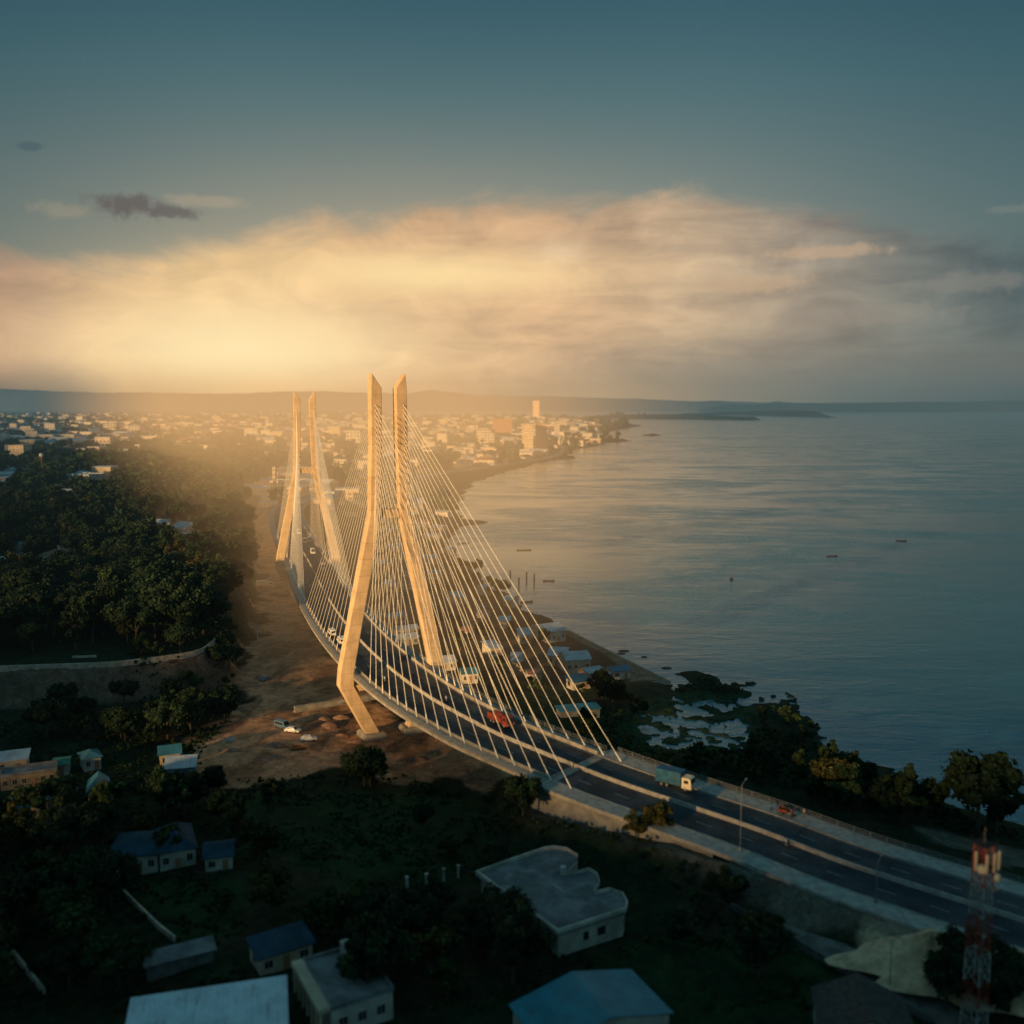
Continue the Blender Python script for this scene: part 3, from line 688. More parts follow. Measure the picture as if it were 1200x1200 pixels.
house('house', 'dark tiled house with gabled roof cut by the bottom edge, lower right', 'house', (965, 1212), (1075, 1225), 9, 4, 'gabley', 2.6, WHITEW, mat('dark roof tiles', (.075, .06, .05), .8, .3, 1.2), 3, 1)
# grey flat roofed house with a colonnade
a, b_, L, rz, zb = frame_of((388, 1182), (425, 1170), 4.2, None)
gh = thing('flat_roofed_house', 'unfinished grey flat roofed house with a row of cream columns, lower centre left', 'house', (a.x, a.y, zb), rz)
fixn(MB().prism([(0, 0), (8.5, 0), (8.5, 12), (0, 12)], -1, 3.9).build('wall', WHITEW, gh)); fixn(roof_mesh('flat', 8.5, 12, 3.9, 0).build('roof', GREYROOF, gh))
for i in range(7): MB().box(-1.5, -1.15, .2+i*1.9, .55+i*1.9, 0, 3.88).build('column', CREAM, gh)
MB().box(-1.7, -.13, -.1, 12.2, 3.9, 4.5).build('cornice', CREAM, gh)
MB().box(5.2, 8.1, 8.6, 11.6, 4.15, 5.9).build('roof_shed', WHITEW, gh)
for i in range(3): window(gh, 1.6+i*2.6, 1.2, 1.1, 1.3)
for i in range(5): window(gh, 1.2+i*2.3, 1.2, 1.1, 1.3, 0, 'y', -1)
c = Vector((4, 6, 0)); c.rotate(Matrix.Rotation(rz, 3, 'Z')); keepout.append((a.x+c.x, a.y+c.y, 10))
# white house with round balconies
zr = 13.2; zg_ = 9.2
pts = [(557, 1024), (653, 1095), (734, 1068), (736, 1060), (730, 1049), (716, 1044), (700, 1048), (696, 1047), (703, 1036), (700, 1026), (690, 1020), (679, 1023), (661, 1026), (668, 1021), (677, 1012), (677, 1004), (664, 996), (648, 994), (636, 996), (596, 1010)]
W_ = [at(x_, y_, zr) for x_, y_ in pts]; A = W_[0].copy(); ax = (W_[1]-W_[0]).normalized(); rz = math.atan2(ax.y, ax.x)
loc = [((p-A).dot(Vector((ax.x, ax.y, 0))), (p-A).dot(Vector((-ax.y, ax.x, 0)))) for p in W_]
wh = thing('villa', 'long white flat roofed villa with curved balconies, beside the trees below the bridge approach', 'house', (A.x, A.y, zg_), rz)
cx_ = sum(p[0] for p in loc)/len(loc); cy_ = sum(p[1] for p in loc)/len(loc)
ins = lambda k: [(cx_+(p[0]-cx_)*k, cy_+(p[1]-cy_)*k) for p in loc]
hh = zr-zg_
fixn(MB().prism(ins(.94), -1.5, hh-.3).build('wall', WHITEW, wh)); fixn(MB().prism(ins(1.0), hh-.3, hh-.02).build('roof', GREYROOF, wh))
pa = MB(); o1 = ins(1.0); o2 = ins(.965); n = len(loc)
for i in range(n):
    j = (i+1) % n; pa.loft([[(*o1[i], z_), (*o1[j], z_), (*o2[j], z_), (*o2[i], z_)] for z_ in (hh-.02, hh+.55)])
fixn(pa.build('parapet', WHITEW, wh))
Lf = loc[1][0]
xw0 = ins(.94)[0]; xw1 = ins(.94)[1]
for i in range(8): window(wh, xw0[0]+(xw1[0]-xw0[0])*(i+.55)/8.2, 1.1, 1.15, 1.35, xw0[1]+(xw1[1]-xw0[1])*(i+.55)/8.2, 'x', -1)
# end wall windows on their own local frame
e0, e1 = ins(.94)[1], ins(.94)[2]; ed = Vector((e1[0]-e0[0], e1[1]-e0[1], 0)); en_ = Vector((ed.y, -ed.x, 0)).normalized(); el_ = ed.length; ed.normalize()
for u, ww in ((el_*.42, .9), (el_*.66, 1.5)):
    f = MB(); q0 = Vector((e0[0], e0[1], 0))+ed*u
    def slab(w2, z0, z1, off): return [[q0+ed*s_*w2+en_*t_+Vector((0, 0, z_)) for s_, t_ in ((-1, -.02), (1, -.02), (1, off), (-1, off))] for z_ in (z0, z1)]
    f.loft(slab(ww/2+.08, 1.0, 1.08, .09)); f.loft(slab(ww/2+.08, 2.45, 2.53, .09)); f = fixn(f.build('window', WHITEW, wh)); g_ = MB(); g_.loft(slab(ww/2, 1.08, 2.45, .04)); fixn(g_.build('pane', WIN, f))
rb = MB().box(cx_*.2+Lf*.35, Lf*.35+cx_*.2+3.5, 8, 8.2, hh-.02, hh+.28).build('roof_upstand', WHITEW, wh)
tk = MB(); tp_ = at(660, 1024, zr); tl = ((tp_-A).dot(Vector((ax.x, ax.y, 0))), (tp_-A).dot(Vector((-ax.y, ax.x, 0)))); tk.tube((tl[0], tl[1], hh), (tl[0], tl[1], hh+1.3), .5, .5, 12); tk.build('water_tank', PALEROOF, wh)
cc_ = sum(W_, Vector())/len(W_); keepout.append((cc_.x, cc_.y, 17))
# left middle: houses in the woodland
WG = 'small roofs among the woodland trees'
house('house', 'cream house with teal roof wings in the dark woodland, far left', 'house', (46, 650), (72, 650), 10, 7, 'hip', 2, CREAM, RUST, 4, 2, floors=2)
house('house', 'teal roofed wing left of the cream woodland house', 'house', (26, 641), (45, 639), 9, 5, 'gable', 2, WHITEW, TEALROOF, 3, 1)
house('house', 'teal roofed wing right of the cream woodland house', 'house', (70, 641), (83, 640), 9, 5, 'gable', 2, WHITEW, TEALROOF, 3, 1)
house('house', 'pale roofed house cut by the left edge above the terrace', 'house', (-10, 662), (12, 658), 9, 5, 'gable', 2, WHITEW, PALEROOF, 3, 1)
house('warehouse', 'long white roofed warehouse in a clearing of the woodland', 'warehouse', (163, 617), (197, 616), 16, 6, 'gable', 3, WHITEW, PALEROOF, 6, 2)
house('warehouse', 'shorter white roofed warehouse right of the long one in the clearing', 'warehouse', (199, 618), (216, 620), 14, 6, 'gable', 3, WHITEW, PALEROOF, 3, 1)
house('shed', 'small pale roofed shed below the two white warehouses', 'shed', (208, 629), (219, 629), 8, 4, 'shed', 1, WHITEW, PALEROOF, 2, 1)
house('shed', 'lone bright roofed shed right of the warehouses among the trees', 'shed', (225, 638), (238, 637), 8, 4, 'shed', 1, WHITEW, PALEROOF, 2, 1)
house('tower_block', 'cream tower block standing alone on the far left', 'apartment block', (9, 522), (27, 522), 22, 30, 'flat', 0, CREAM, GREYROOF, 4, 3, floors=8, door=False)
house('tower_block', 'shaded right side of the cream tower block, its shade painted grey', 'apartment block', (27, 522), (36, 521), 24, 28, 'flat', 0, mat('painted shade render', (.17, .22, .24), .85), GREYROOF, 3, 3, floors=7, door=False)  # stands for the tower block's shaded side, shade put into its colour
house('apartment_block', 'pinkish block at the left edge beyond the cream tower block', 'apartment block', (-8, 512), (7, 512), 30, 16, 'flat', 0, mat('pink render', (.50, .30, .22), .85), PALEROOF, 4, 2, floors=4, door=False)
house('public_building', 'white two storey building with long verandas in the dark woods, left', 'building', (78, 556), (104, 557), 18, 11, 'flat', 0, WHITEW, PALEROOF, 7, 3, floors=3, door=False)
house('hotel', 'cream stepped building left of the far pylon', 'building', (316, 564), (336, 564), 18, 12, 'flat', 0, CREAM, PALEROOF, 6, 3, floors=3, door=False)
house('lift_tower', 'slim cream tower rising from the stepped building left of the far pylon', 'tower', (319, 548.5), (322, 548.5), 4, 24, 'flat', 0, CREAM, PALEROOF, 1, 1, floors=6, door=False)
house('warehouse', 'long pale roofed hall left of the stepped building', 'warehouse', (278, 570), (313, 573), 14, 6, 'gable', 2, WHITEW, PALEROOF, 7, 1)
house('warehouse', 'pale roofed hall behind the long hall and left of the stepped building', 'warehouse', (296, 563), (316, 564), 16, 6, 'gable', 2, CREAM, PALEROOF, 5, 1)
house('shed', 'small bright roofed shed in front of the stepped building', 'shed', (305, 583), (313, 583), 9, 4, 'gable', 1, WHITEW, PALEROOF, 2, 1)
house('shed', 'long bright roofed shed at the bend of the bridge', 'shed', (303, 589), (323, 589), 8, 4, 'gable', 1, WHITEW, PALEROOF, 4, 1)
# town centre landmarks
house('skyscraper', 'slender tall tower in the distant town by the shore', 'tower', (624.5, 469.5), (632, 469.5), 18, 104, 'flat', 0, mat('bright cream render', (.95, .62, .34), .8, .1, .1), GREYROOF, 3, 3, zb=5, floors=26, door=False)
house('office_block', 'left wing at the foot of the slender tower', 'office block', (612, 497), (625, 497), 40, 50, 'flat', 0, CREAM, GREYROOF, 5, 4, zb=5, floors=10, door=False)
house('office_block', 'right wing at the foot of the slender tower', 'office block', (628, 496.5), (641, 496.5), 40, 50, 'flat', 0, mat('tan render', (.46, .30, .18), .85), GREYROOF, 5, 4, zb=5, floors=10, door=False)
house('office_block', 'broad brown office block left of the slender tower', 'office block', (577, 491.5), (600, 491.5), 45, 50, 'flat', 0, BROWNB, BROWNB, 8, 5, zb=5, floors=11, door=False)
house('apartment_block', 'white block left of the brown office block', 'apartment block', (513, 491.5), (524, 491.5), 40, 34, 'flat', 0, CREAM, PALEROOF, 5, 3, zb=6, floors=8, door=False)
house('apartment_block', 'white lower block beside the white block in town', 'apartment block', (525, 493.5), (534, 493.5), 40, 28, 'flat', 0, WHITEW, PALEROOF, 4, 3, zb=6, floors=6, door=False)
house('apartment_block', 'white slim block right of the slender tower near the point', 'apartment block', (650, 495), (656, 495), 26, 44, 'flat', 0, WHITEW, PALEROOF, 3, 3, zb=5, floors=10, door=False)
house('apartment_block', 'pale stepped block above the beam of the far pylon', 'apartment block', (384, 500), (398, 500), 34, 30, 'flat', 0, CREAM, PALEROOF, 5, 3, floors=7, door=False)
house('apartment_block', 'cream block between the two pylons in the haze', 'apartment block', (408, 506), (420, 506), 30, 18, 'flat', 0, CREAM, PALEROOF, 5, 3, floors=5, door=False)
house('apartment_block', 'bright block in the haze left of the far pylon tops', 'apartment block', (316, 507), (330, 507), 30, 22, 'flat', 0, CREAM, PALEROOF, 5, 3, floors=5, door=False)
# riverside sheds under the cables
house('warehouse', 'white roofed warehouse nearest the point of the quay wall', 'warehouse', (641, 741), (663, 738), 12, 4.5, 'gable', 1.6, WHITEW, PALEROOF, 4, 2)
house('warehouse', 'pale blue roofed warehouse in the middle of the quay', 'warehouse', (664, 774), (692, 772), 9, 4.5, 'gable', 1.6, WHITEW, PALEROOF, 4, 2)
house('shed', 'low pale shed attached left of the pale blue roofed warehouse', 'shed', (642, 768), (662, 769), 8, 3.4, 'shed', .8, WHITEW, PALEROOF, 3, 1)
house('shed', 'small bright roofed shed at the dark tree near the quay corner', 'shed', (695, 792), (714, 789), 6, 3, 'shed', .8, WHITEW, PALEROOF, 2, 1)
house('shed', 'small teal shed nearest the quay corner', 'shed', (718, 787), (739, 785), 5.5, 2.8, 'gable', .9, WHITEW, TEALROOF, 2, 1)
house('shed', 'dull teal shed left of the small bright roofed shed', 'shed', (672, 800), (692, 797), 5, 2.8, 'shed', .7, WHITEW, TEALROOF, 2, 1)
house('shed', 'long narrow teal grey shed beside the bridge deck', 'shed', (657, 834), (703, 830), 4, 1.9, 'shed', .3, GREYROOF, TEALROOF, 0, 0, door=False)
house('shed', 'long white roofed shed seen between the near pylon legs, upper of three', 'shed', (452, 724), (476, 721), 6, 3, 'gable', 1, WHITEW, PALEROOF, 4, 1)
house('shed', 'long white roofed shed seen between the near pylon legs, middle of three', 'shed', (464, 739), (490, 736), 5, 3, 'gable', 1, WHITEW, PALEROOF, 4, 1)
house('shed', 'long white roofed shed seen between the near pylon legs, lowest of three', 'shed', (464, 749), (490, 746), 5, 3, 'gable', 1, WHITEW, PALEROOF, 4, 1)
house('shed', 'pale roofed shed behind the foot of the right pylon leg', 'shed', (500, 778), (534, 775), 7, 3, 'gable', 1.2, WHITEW, PALEROOF, 4, 1)
house('shed', 'teal roofed shed right of the near pylon by the road', 'shed', (542, 790), (560, 789), 6, 3, 'gable', 1, WHITEW, TEALROOF, 3, 1)
k = 0
for (px, py, w_) in [(448, 622, 14), (470, 618, 18), (488, 612, 20), (505, 617, 16), (455, 640, 16), (472, 650, 14), (500, 628, 20), (446, 660, 12), (470, 668, 15), (496, 655, 18), (450, 600, 16), (480, 598, 20), (510, 600, 18), (452, 686, 15), (476, 684, 12), (505, 672, 14),
                     (533, 700, 16), (560, 715, 18), (585, 728, 15), (610, 745, 16), (540, 740, 14), (575, 760, 16), (600, 775, 14), (620, 790, 18), (525, 645, 12), (420, 590, 14), (405, 600, 12), (590, 702, 12), (565, 690, 12)]:
    k += 1
    house('shed', ['small pale roofed riverside shed seen through the cables', 'small rusty roofed riverside shed seen through the cables'][k % 3 == 0], 'shed', (px, py), (px+w_*.8, py-random.uniform(-1, 2)), random.uniform(6, 9), 3.2, random.choice(['gable', 'shed']), 1.1, WHITEW, RUST if k % 3 == 0 else PALEROOF, 2, 0, group='riverside sheds behind the cables')
for (px, py, w_) in [(55, 545, 10), (60, 571, 12), (112, 569, 9), (128, 572, 9), (66, 588, 10), (108, 585, 8), (10, 550, 10), (0, 575, 9), (140, 556, 8), (2, 598, 8), (131, 600, 9), (135, 611, 10), (96, 566, 9), (158, 538, 9), (30, 560, 8), (245, 566, 9), (262, 575, 9)]:
    house('house', 'small teal roofed house scattered among the dark trees at left', 'house', (px, py), (px+w_, py+random.uniform(-.4, .4)), 12, 5, 'gable', 2, WHITEW, random.choice([TEALROOF, PALEROOF]), 2, 1, group='small houses among the dark trees at left')

# walls
def wallrun(name, label, cat, pts, h, th, m, sink=1.5, cap=None):
    P3 = [Vector(p) for p in pts]; w_ = MB(); rings = []
    for i, p in enumerate(P3):
        d = (P3[min(i+1, len(P3)-1)]-P3[max(0, i-1)]); d.z = 0; d.normalize(); n = Vector((-d.y, d.x, 0))*th/2
        rings.append([p-n+Vector((0, 0, -sink)), p+n+Vector((0, 0, -sink)), p+n+Vector((0, 0, h)), p-n+Vector((0, 0, h))])
    w_.loft(rings); o = fixn(w_.build(name, m)); tag(o, label, cat)
    return o
tw = catmull([at(x_, y_, 15.2) for x_, y_ in [(-200, 790), (-60, 786), (0, 783), (60, 781), (130, 778), (200, 770), (235, 763), (252, 751)]], 3)
wallrun('terrace_wall', 'long curved cream parapet wall along the edge of the wooded terrace', 'wall', tw, .7, .5, MASON, 1.0)
wallrun('quay_wall', 'pale quay wall around the brown riverside embankment', 'wall', [at(x_, y_, 1.6) for x_, y_ in [(730, 803), (784, 799), (740, 777), (700, 757), (660, 737)]], .5, .5, MASON, 1.5)
wallrun('garden_wall', 'thin pale garden wall crossing the dark lawn, lower left', 'wall', [on_ground(x_, y_, 8) for x_, y_ in [(145, 1048), (165, 1068), (185, 1088), (205, 1104)]], .9, .35, MASON)
wallrun('garden_wall', 'thin pale garden wall at the lower left corner', 'wall', [on_ground(x_, y_, 8) for x_, y_ in [(-10, 1090), (20, 1125), (52, 1166)]], .9, .35, MASON)
wallrun('boundary_wall', 'low dark boundary wall between the packed earth road and the lawn, lower right', 'wall', [on_ground(x_, y_, 9) for x_, y_ in [(850, 1062), (900, 1090), (960, 1125), (1030, 1165), (1090, 1200)]], 1.2, .3, mat('dull block wall', (.14, .14, .13), .9))
wallrun('parapet_wall', 'pale low wall fragment behind the terrace wall', 'wall', [on_ground(x_, y_, 15) for x_, y_ in [(85, 771), (113, 770)]], .6, .4, MASON)
for i, (px, py) in enumerate([(477, 1042), (500, 1038), (520, 1032), (537, 1028)]):
    p = on_ground(px, py, 8); fp = thing('gate_post', 'pale upright post in the row of four behind the villa', 'post', p, 0, 'row of pale posts behind the villa')
    MB().box(-.22, .22, -.22, .22, -.5, 2.1).build('shaft', WHITEW, fp); MB().box(-.3, .3, -.3, .3, 2.1, 2.3).build('cap', WHITEW, fp)

# ------------------------------------------------------------------ vehicles, boats, site clutter
def wheels(root, xs, w, r=.36, tw=.24):
    for x in xs:
        for s_ in (-1, 1):
            o = MB().tube((x, s_*(w/2-tw), r), (x, s_*(w/2+.01), r), r, r, 14).build('wheel', TYRE, root); MB().tube((x, s_*(w/2+.0), r), (x, s_*(w/2+.03), r), r*.55, r*.5, 10).build('rim', STEEL, o)
def hull(prof, w, top=.82, zt=.9):
    """side profile (x,z) swept over the width, narrower above zt"""
    m_ = MB(); n = len(prof)
    f = lambda z_: 1 if z_ <= zt else 1-(1-top)*min(1, (z_-zt)/.6)
    rings = []
    for t_ in (-1, -.94, .94, 1):
        k = .97 if abs(t_) == 1 else 1
        cx0 = sum(p[0] for p in prof)/n; cz0 = sum(p[1] for p in prof)/n
        rings.append([(cx0+(x-cx0)*k, t_*w/2*f(z_), cz0+(z_-cz0)*k) for x, z_ in prof])
    m_.loft(rings); return m_
GLS = WIN
def lights(root, x, w, z_, m_head):
    for s_ in (-1, 1): MB().box(x-.03, x+.05, s_*w*.36-.14, s_*w*.36+.14, z_-.09, z_+.09).build('headlight', m_head, root)
HEAD = mat('headlight lens', (.7, .7, .65), .2)
def on_road(name, label, cat, s, off, rev=False, group=None):
    p, d, r = ps(s); p = p+r*off+Vector((0, 0, .02)); d = -d if rev else d
    return thing(name, label, cat, p, math.atan2(d.y, d.x), group)
def van(root, c, L=4.8, w=1.9, h=2.1):
    fixn(hull([(-L/2, .35), (L/2, .35), (L/2, .95), (L/2-.55, 1.15), (L/2-1.1, h-.05), (L/2-1.3, h), (-L/2+.15, h), (-L/2, h-.2)], w, .86, 1.0).build('body', c, root))
    o = MB(); o.quad((L/2-.56, -w*.40, 1.17), (L/2-.56, w*.40, 1.17), (L/2-1.07, w*.36, h-.12), (L/2-1.07, -w*.36, h-.12)); fixn(o.build('windscreen', GLS, root)).location.x = .05
    for s_ in (-1, 1): MB().box(-L/2+.5, L/2-1.4, s_*w*.465-.02, s_*w*.465+.02, 1.2, 1.7).build('side_window', GLS, root)
    wheels(root, (-L*.3, L*.3), w); lights(root, L/2, w, .8, HEAD); MB().box(-L/2-.02, -L/2+.04, -w*.36, w*.36, 1.2, 1.75).build('rear_window', GLS, root)
def car(root, c, L=4.2, w=1.75):
    fixn(hull([(-L/2, .35), (L/2, .35), (L/2, .72), (L/2-1.0, .92), (L/2-1.65, 1.42), (-L/2+1.0, 1.45), (-L/2+.3, .98), (-L/2, .9)], w, .8, .9).build('body', c, root))
    o = MB(); o.quad((L/2-1.03, -w*.38, .97), (L/2-1.03, w*.38, .97), (L/2-1.6, w*.34, 1.38), (L/2-1.6, -w*.34, 1.38)); fixn(o.build('windscreen', GLS, root)).location = (.03, 0, .02)
    for s_ in (-1, 1): MB().box(-L/2+1.0, L/2-1.75, s_*w*.43-.02, s_*w*.43+.02, 1.0, 1.32).build('side_window', GLS, root)
    wheels(root, (-L*.3, L*.3), w, .32, .2); lights(root, L/2, w, .68, HEAD)
def truck(root, cab_c, box_c, L=7.2, w=2.4, h=3.1, tipper=False):
    MB().box(-L/2, L/2-.2, -.45, .45, .55, .8).build('chassis', TYRE, root)
    cab = fixn(hull([(L/2-2.0, .5), (L/2, .5), (L/2, 1.5), (L/2-.25, 2.45), (L/2-.5, 2.6), (L/2-2.0, 2.6)], w*.97, .9, 1.5).build('cab', cab_c, root))
    o = MB(); o.quad((L/2, -w*.42, 1.55), (L/2, w*.42, 1.55), (L/2-.23, w*.38, 2.38), (L/2-.23, -w*.38, 2.38)); fixn(o.build('windscreen', GLS, root)).location.x = .03
    for s_ in (-1, 1): MB().box(L/2-1.5, L/2-.6, s_*w*.475-.02, s_*w*.475+.02, 1.6, 2.2).build('side_window', GLS, cab)
    if tipper:
        b_ = MB()
        for (x0, x1, y0, y1, z0, z1) in ((-L/2, L/2-2.2, -w/2, w/2, .85, 1.0), (-L/2, L/2-2.2, -w/2, -w/2+.1, 1.0, 2.3), (-L/2, L/2-2.2, w/2-.1, w/2, 1.0, 2.3), (L/2-2.3, L/2-2.2, -w/2+.1, w/2-.1, 1.0, 2.6), (-L/2, -L/2+.1, -w/2+.1, w/2-.1, 1.0, 2.2)): b_.box(x0, x1, y0, y1, z0, z1)
        b_.build('tipper_body', box_c, root); ld_ = MB().ball((-.9, 0, 2.0), (L-2.6)/2, w*.44, .75, 12, 7).build('load', box_c, root)
    else:
        b_ = MB().box(-L/2, L/2-2.15, -w/2, w/2, .85, h); b_.cur = 0; b_ = b_.build('cargo_box', box_c, root)
        for i in range(9): MB().box(-L/2+.3+i*.55, -L/2+.36+i*.55, -w/2-.03, w/2+.03, .9, h-.05).build('rib', box_c, b_)
    wheels(root, (-L*.33, -L*.18, L*.34), w*.96, .48, .3); lights(root, L/2, w, .95, HEAD)
SKIN = mat('dark skin', (.10, .055, .035), .6)
def cloth(n, c): return mat(n+' cloth', c, .9, .1, 4)
def person(label, loc, rz, pose, shirt, trousers, group=None):
    root = thing('person', label, 'person', loc, rz, group)
    if pose == 'ride': J = {'pel': (0, 0, .82), 'ch': (.12, 0, 1.28), 'nk': (.16, 0, 1.45), 'hd': (.20, 0, 1.66), 'kn': (.42, .20, .78), 'ft': (.25, .20, .32), 'el': (.32, .24, 1.12), 'ha': (.58, .22, 1.05)}
    else: J = {'pel': (0, 0, .92), 'ch': (.02, 0, 1.35), 'nk': (.02, 0, 1.5), 'hd': (.04, 0, 1.68), 'kn': (.06, .10, .48), 'ft': (0, .11, .05), 'el': (-.02, .24, 1.12), 'ha': (.10, .22, .86)}
    vs = []; es = []; rad = []
    def av(p, r, par=None):
        vs.append(p); rad.append(r)
        if par is not None: es.append((par, len(vs)-1))
        return len(vs)-1
    pel = av(J['pel'], .14); ch = av(J['ch'], .16, pel); nk = av(J['nk'], .06, ch); hd = av(J['hd'], .10, nk); av((J['hd'][0], 0, J['hd'][2]+.10), .07, hd)
    for s_ in (-1, 1):
        m_ = lambda k: (J[k][0], J[k][1]*s_, J[k][2])
        hp = av((J['pel'][0], .10*s_, J['pel'][2]-.05), .10, pel); kn = av(m_('kn'), .075, hp); ft = av(m_('ft'), .05, kn); av((J['ft'][0]+.18, J['ft'][1]*s_, J['ft'][2]-.02), .04, ft)
        sh = av((J['ch'][0], .19*s_, J['ch'][2]+.07), .065, ch); e_ = av(m_('el'), .05, sh); h_ = av(m_('ha'), .038, e_)
        av((m_('ha')[0]+.09, m_('ha')[1], m_('ha')[2]-.02), .025, h_)
    me = bpy.data.meshes.new('body'); me.from_pydata(vs, es, []); me.materials.append(SKIN); o = bpy.data.objects.new('body', me); col.objects.link(o); o.parent = root
    sk_ = o.modifiers.new('skin', 'SKIN'); 
    for i, r_ in enumerate(rad): me.skin_vertices[0].data[i].radius = (r_, r_)
    me.skin_vertices[0].data[0].use_root = True
    o.modifiers.new('sub', 'SUBSURF').levels = 1; o.modifiers['sub'].render_levels = 2
    # clothing: shirt and trousers slightly larger than the body
    c_ = MB(); px_, pz_ = J['pel'][0], J['pel'][2]; cx0, cz0 = J['ch'][0], J['ch'][2]
    ring = lambda x, z_, a, b: [(x+a*math.cos(t), b*math.sin(t), z_) for t in [2*math.pi*i/12 for i in range(12)]]
    c_.loft([ring(px_, pz_-.06, .17, .20), ring(px_, pz_+.1, .165, .185), ring((px_+cx0)/2, (pz_+cz0)/2, .165, .19), ring(cx0, cz0+.02, .175, .235), ring(cx0+.01, cz0+.13, .12, .19), ring(cx0+.03, cz0+.18, .07, .08)], False)
    for s_ in (-1, 1): c_.tube((cx0, .18*s_, cz0+.08), (J['el'][0], J['el'][1]*s_, J['el'][2]), .085, .07, 8)
    c_.build('shirt', shirt, root, True)
    t_ = MB()
    for s_ in (-1, 1):
        t_.tube((px_, .10*s_, pz_+.02), (J['kn'][0], J['kn'][1]*s_, J['kn'][2]), .125, .095, 8); t_.tube((J['kn'][0], J['kn'][1]*s_, J['kn'][2]+.04), (J['ft'][0], J['ft'][1]*s_, J['ft'][2]+.06), .092, .07, 8)
    t_.build('trousers', trousers, root, True)
    MB().ball((J['hd'][0]-.02, 0, J['hd'][2]+.06), .115, .108, .10, 10, 6).build('hair', TYRE, root, True)
    return root
def motorbike(root, c):
    for x in (-.62, .66):
        w_ = MB(); n = 20
        for i in range(n):
            a0, a1 = 2*math.pi*i/n, 2*math.pi*(i+1)/n; w_.tube((x+.27*math.cos(a0), 0, .31+.27*math.sin(a0)), (x+.27*math.cos(a1), 0, .31+.27*math.sin(a1)), .05, .05, 5)
        for i in range(6): a0 = math.pi*i/3; w_.tube((x, 0, .31), (x+.26*math.cos(a0), 0, .31+.26*math.sin(a0)), .012, .012, 4)
        w_.build('wheel', TYRE, root)
    MB().tube((.66, 0, .31), (.46, 0, .98), .04, .04, 6).build('fork', STEEL, root); MB().tube((.42, -.34, 1.0), (.42, .34, 1.0), .025, .025, 6).build('handlebar', TYRE, root)
    MB().ball((.12, 0, .78), .30, .14, .15, 10, 6).build('fuel_tank', c, root, True); MB().box(-.62, -.05, -.13, .13, .72, .82).build('seat', TYRE, root)
    MB().box(-.25, .3, -.14, .14, .28, .6).build('engine', STEEL, root); MB().tube((-.62, 0, .31), (.1, 0, .5), .03, .03, 6).build('frame', c, root); MB().box(.5, .6, -.08, .08, .85, 1.0).build('headlight', HEAD, root)
RED = mat('faded red paint', (.22, .042, .026), .6, .3, 1.2, dirt=(.16, .08, .05)); BLUE = mat('faded blue paint', (.02, .11, .19), .6, .25, 1.0, dirt=(.05, .09, .11)); WHT = carp('white', (.75, .73, .68)); CRM = carp('cream', (.75, .62, .42)); GRN = carp('green', (.05, .22, .10)); YEL = carp('yellow', (.6, .38, .05)); SILV = carp('silver', (.4, .42, .44))
def s_of(px, py, z=19.5): return cum[nearest_s(at(px, py, z))]
truck(on_road('tipper_truck', 'red tipper truck with a heaped red load crossing the bridge', 'truck', s_of(571, 850), 4.6, True), RED, RED, 7.0, 2.4, 3.1, True)
truck(on_road('box_truck', 'blue box truck with a cream cab beside the end of the cables', 'truck', s_of(781, 928, 16.5), 6.5, True), CRM, BLUE, 7.4, 2.6, 3.4)
van(on_road('minibus', 'white minibus on the left lane just beyond the near pylon, nearer of the two', 'minibus', s_of(410, 754, 20), -5.8), WHT)
van(on_road('minibus', 'white minibus on the left lane just beyond the near pylon, farther of the two', 'minibus', s_of(404, 744, 20), -6.6), WHT)
for i, (px, py, off, lab) in enumerate([(364, 668, 4.5, 'silver van on the far span by the far pylon, nearest of the queue'), (356, 652, 4.0, 'white van on the far span, second of the queue'), (350, 640, 3.6, 'pale minibus on the far span, third of the queue'), (345, 630, 3.4, 'white minibus on the far span, last of the queue'), (352, 643, 6.4, 'pale van overtaking the queue on the far span')]):
    van(on_road('van', lab, 'van', s_of(px, py, 20)+6*i, off, True), (SILV, WHT, CRM, WHT, SILV)[i], 5.4, 2.0, 2.4)
for px, py, off, lab, c_ in [(455, 783, -5.6, 'motorcycle with a rider in white just past the near pylon', (.6, .6, .6)), (470, 797, -4.9, 'motorcycle with a rider in pale blue in front of the near pylon', (.3, .45, .55)), (512, 822, 2.2, 'motorcycle with a rider in grey on the far lane of the bridge', (.3, .32, .33)), (888, 976, -1.6, 'motorcycle with a rider in cream beside the median of the approach road', (.7, .66, .58))]:
    s = s_of(px, py, 20); rt = on_road('motorcycle', lab, 'motorcycle', s, off); motorbike(rt, RED)
    person('person riding '+lab.replace('motorcycle with a rider ', 'a motorcycle ').replace('in white', 'in a white shirt').replace('in pale blue', 'in a pale blue shirt').replace('in grey', 'in a grey shirt'), (rt.location.x, rt.location.y, rt.location.z), rt.rotation_euler.z, 'ride', cloth('shirt %d' % px, c_), cloth('dark trousers', (.03, .03, .05)))
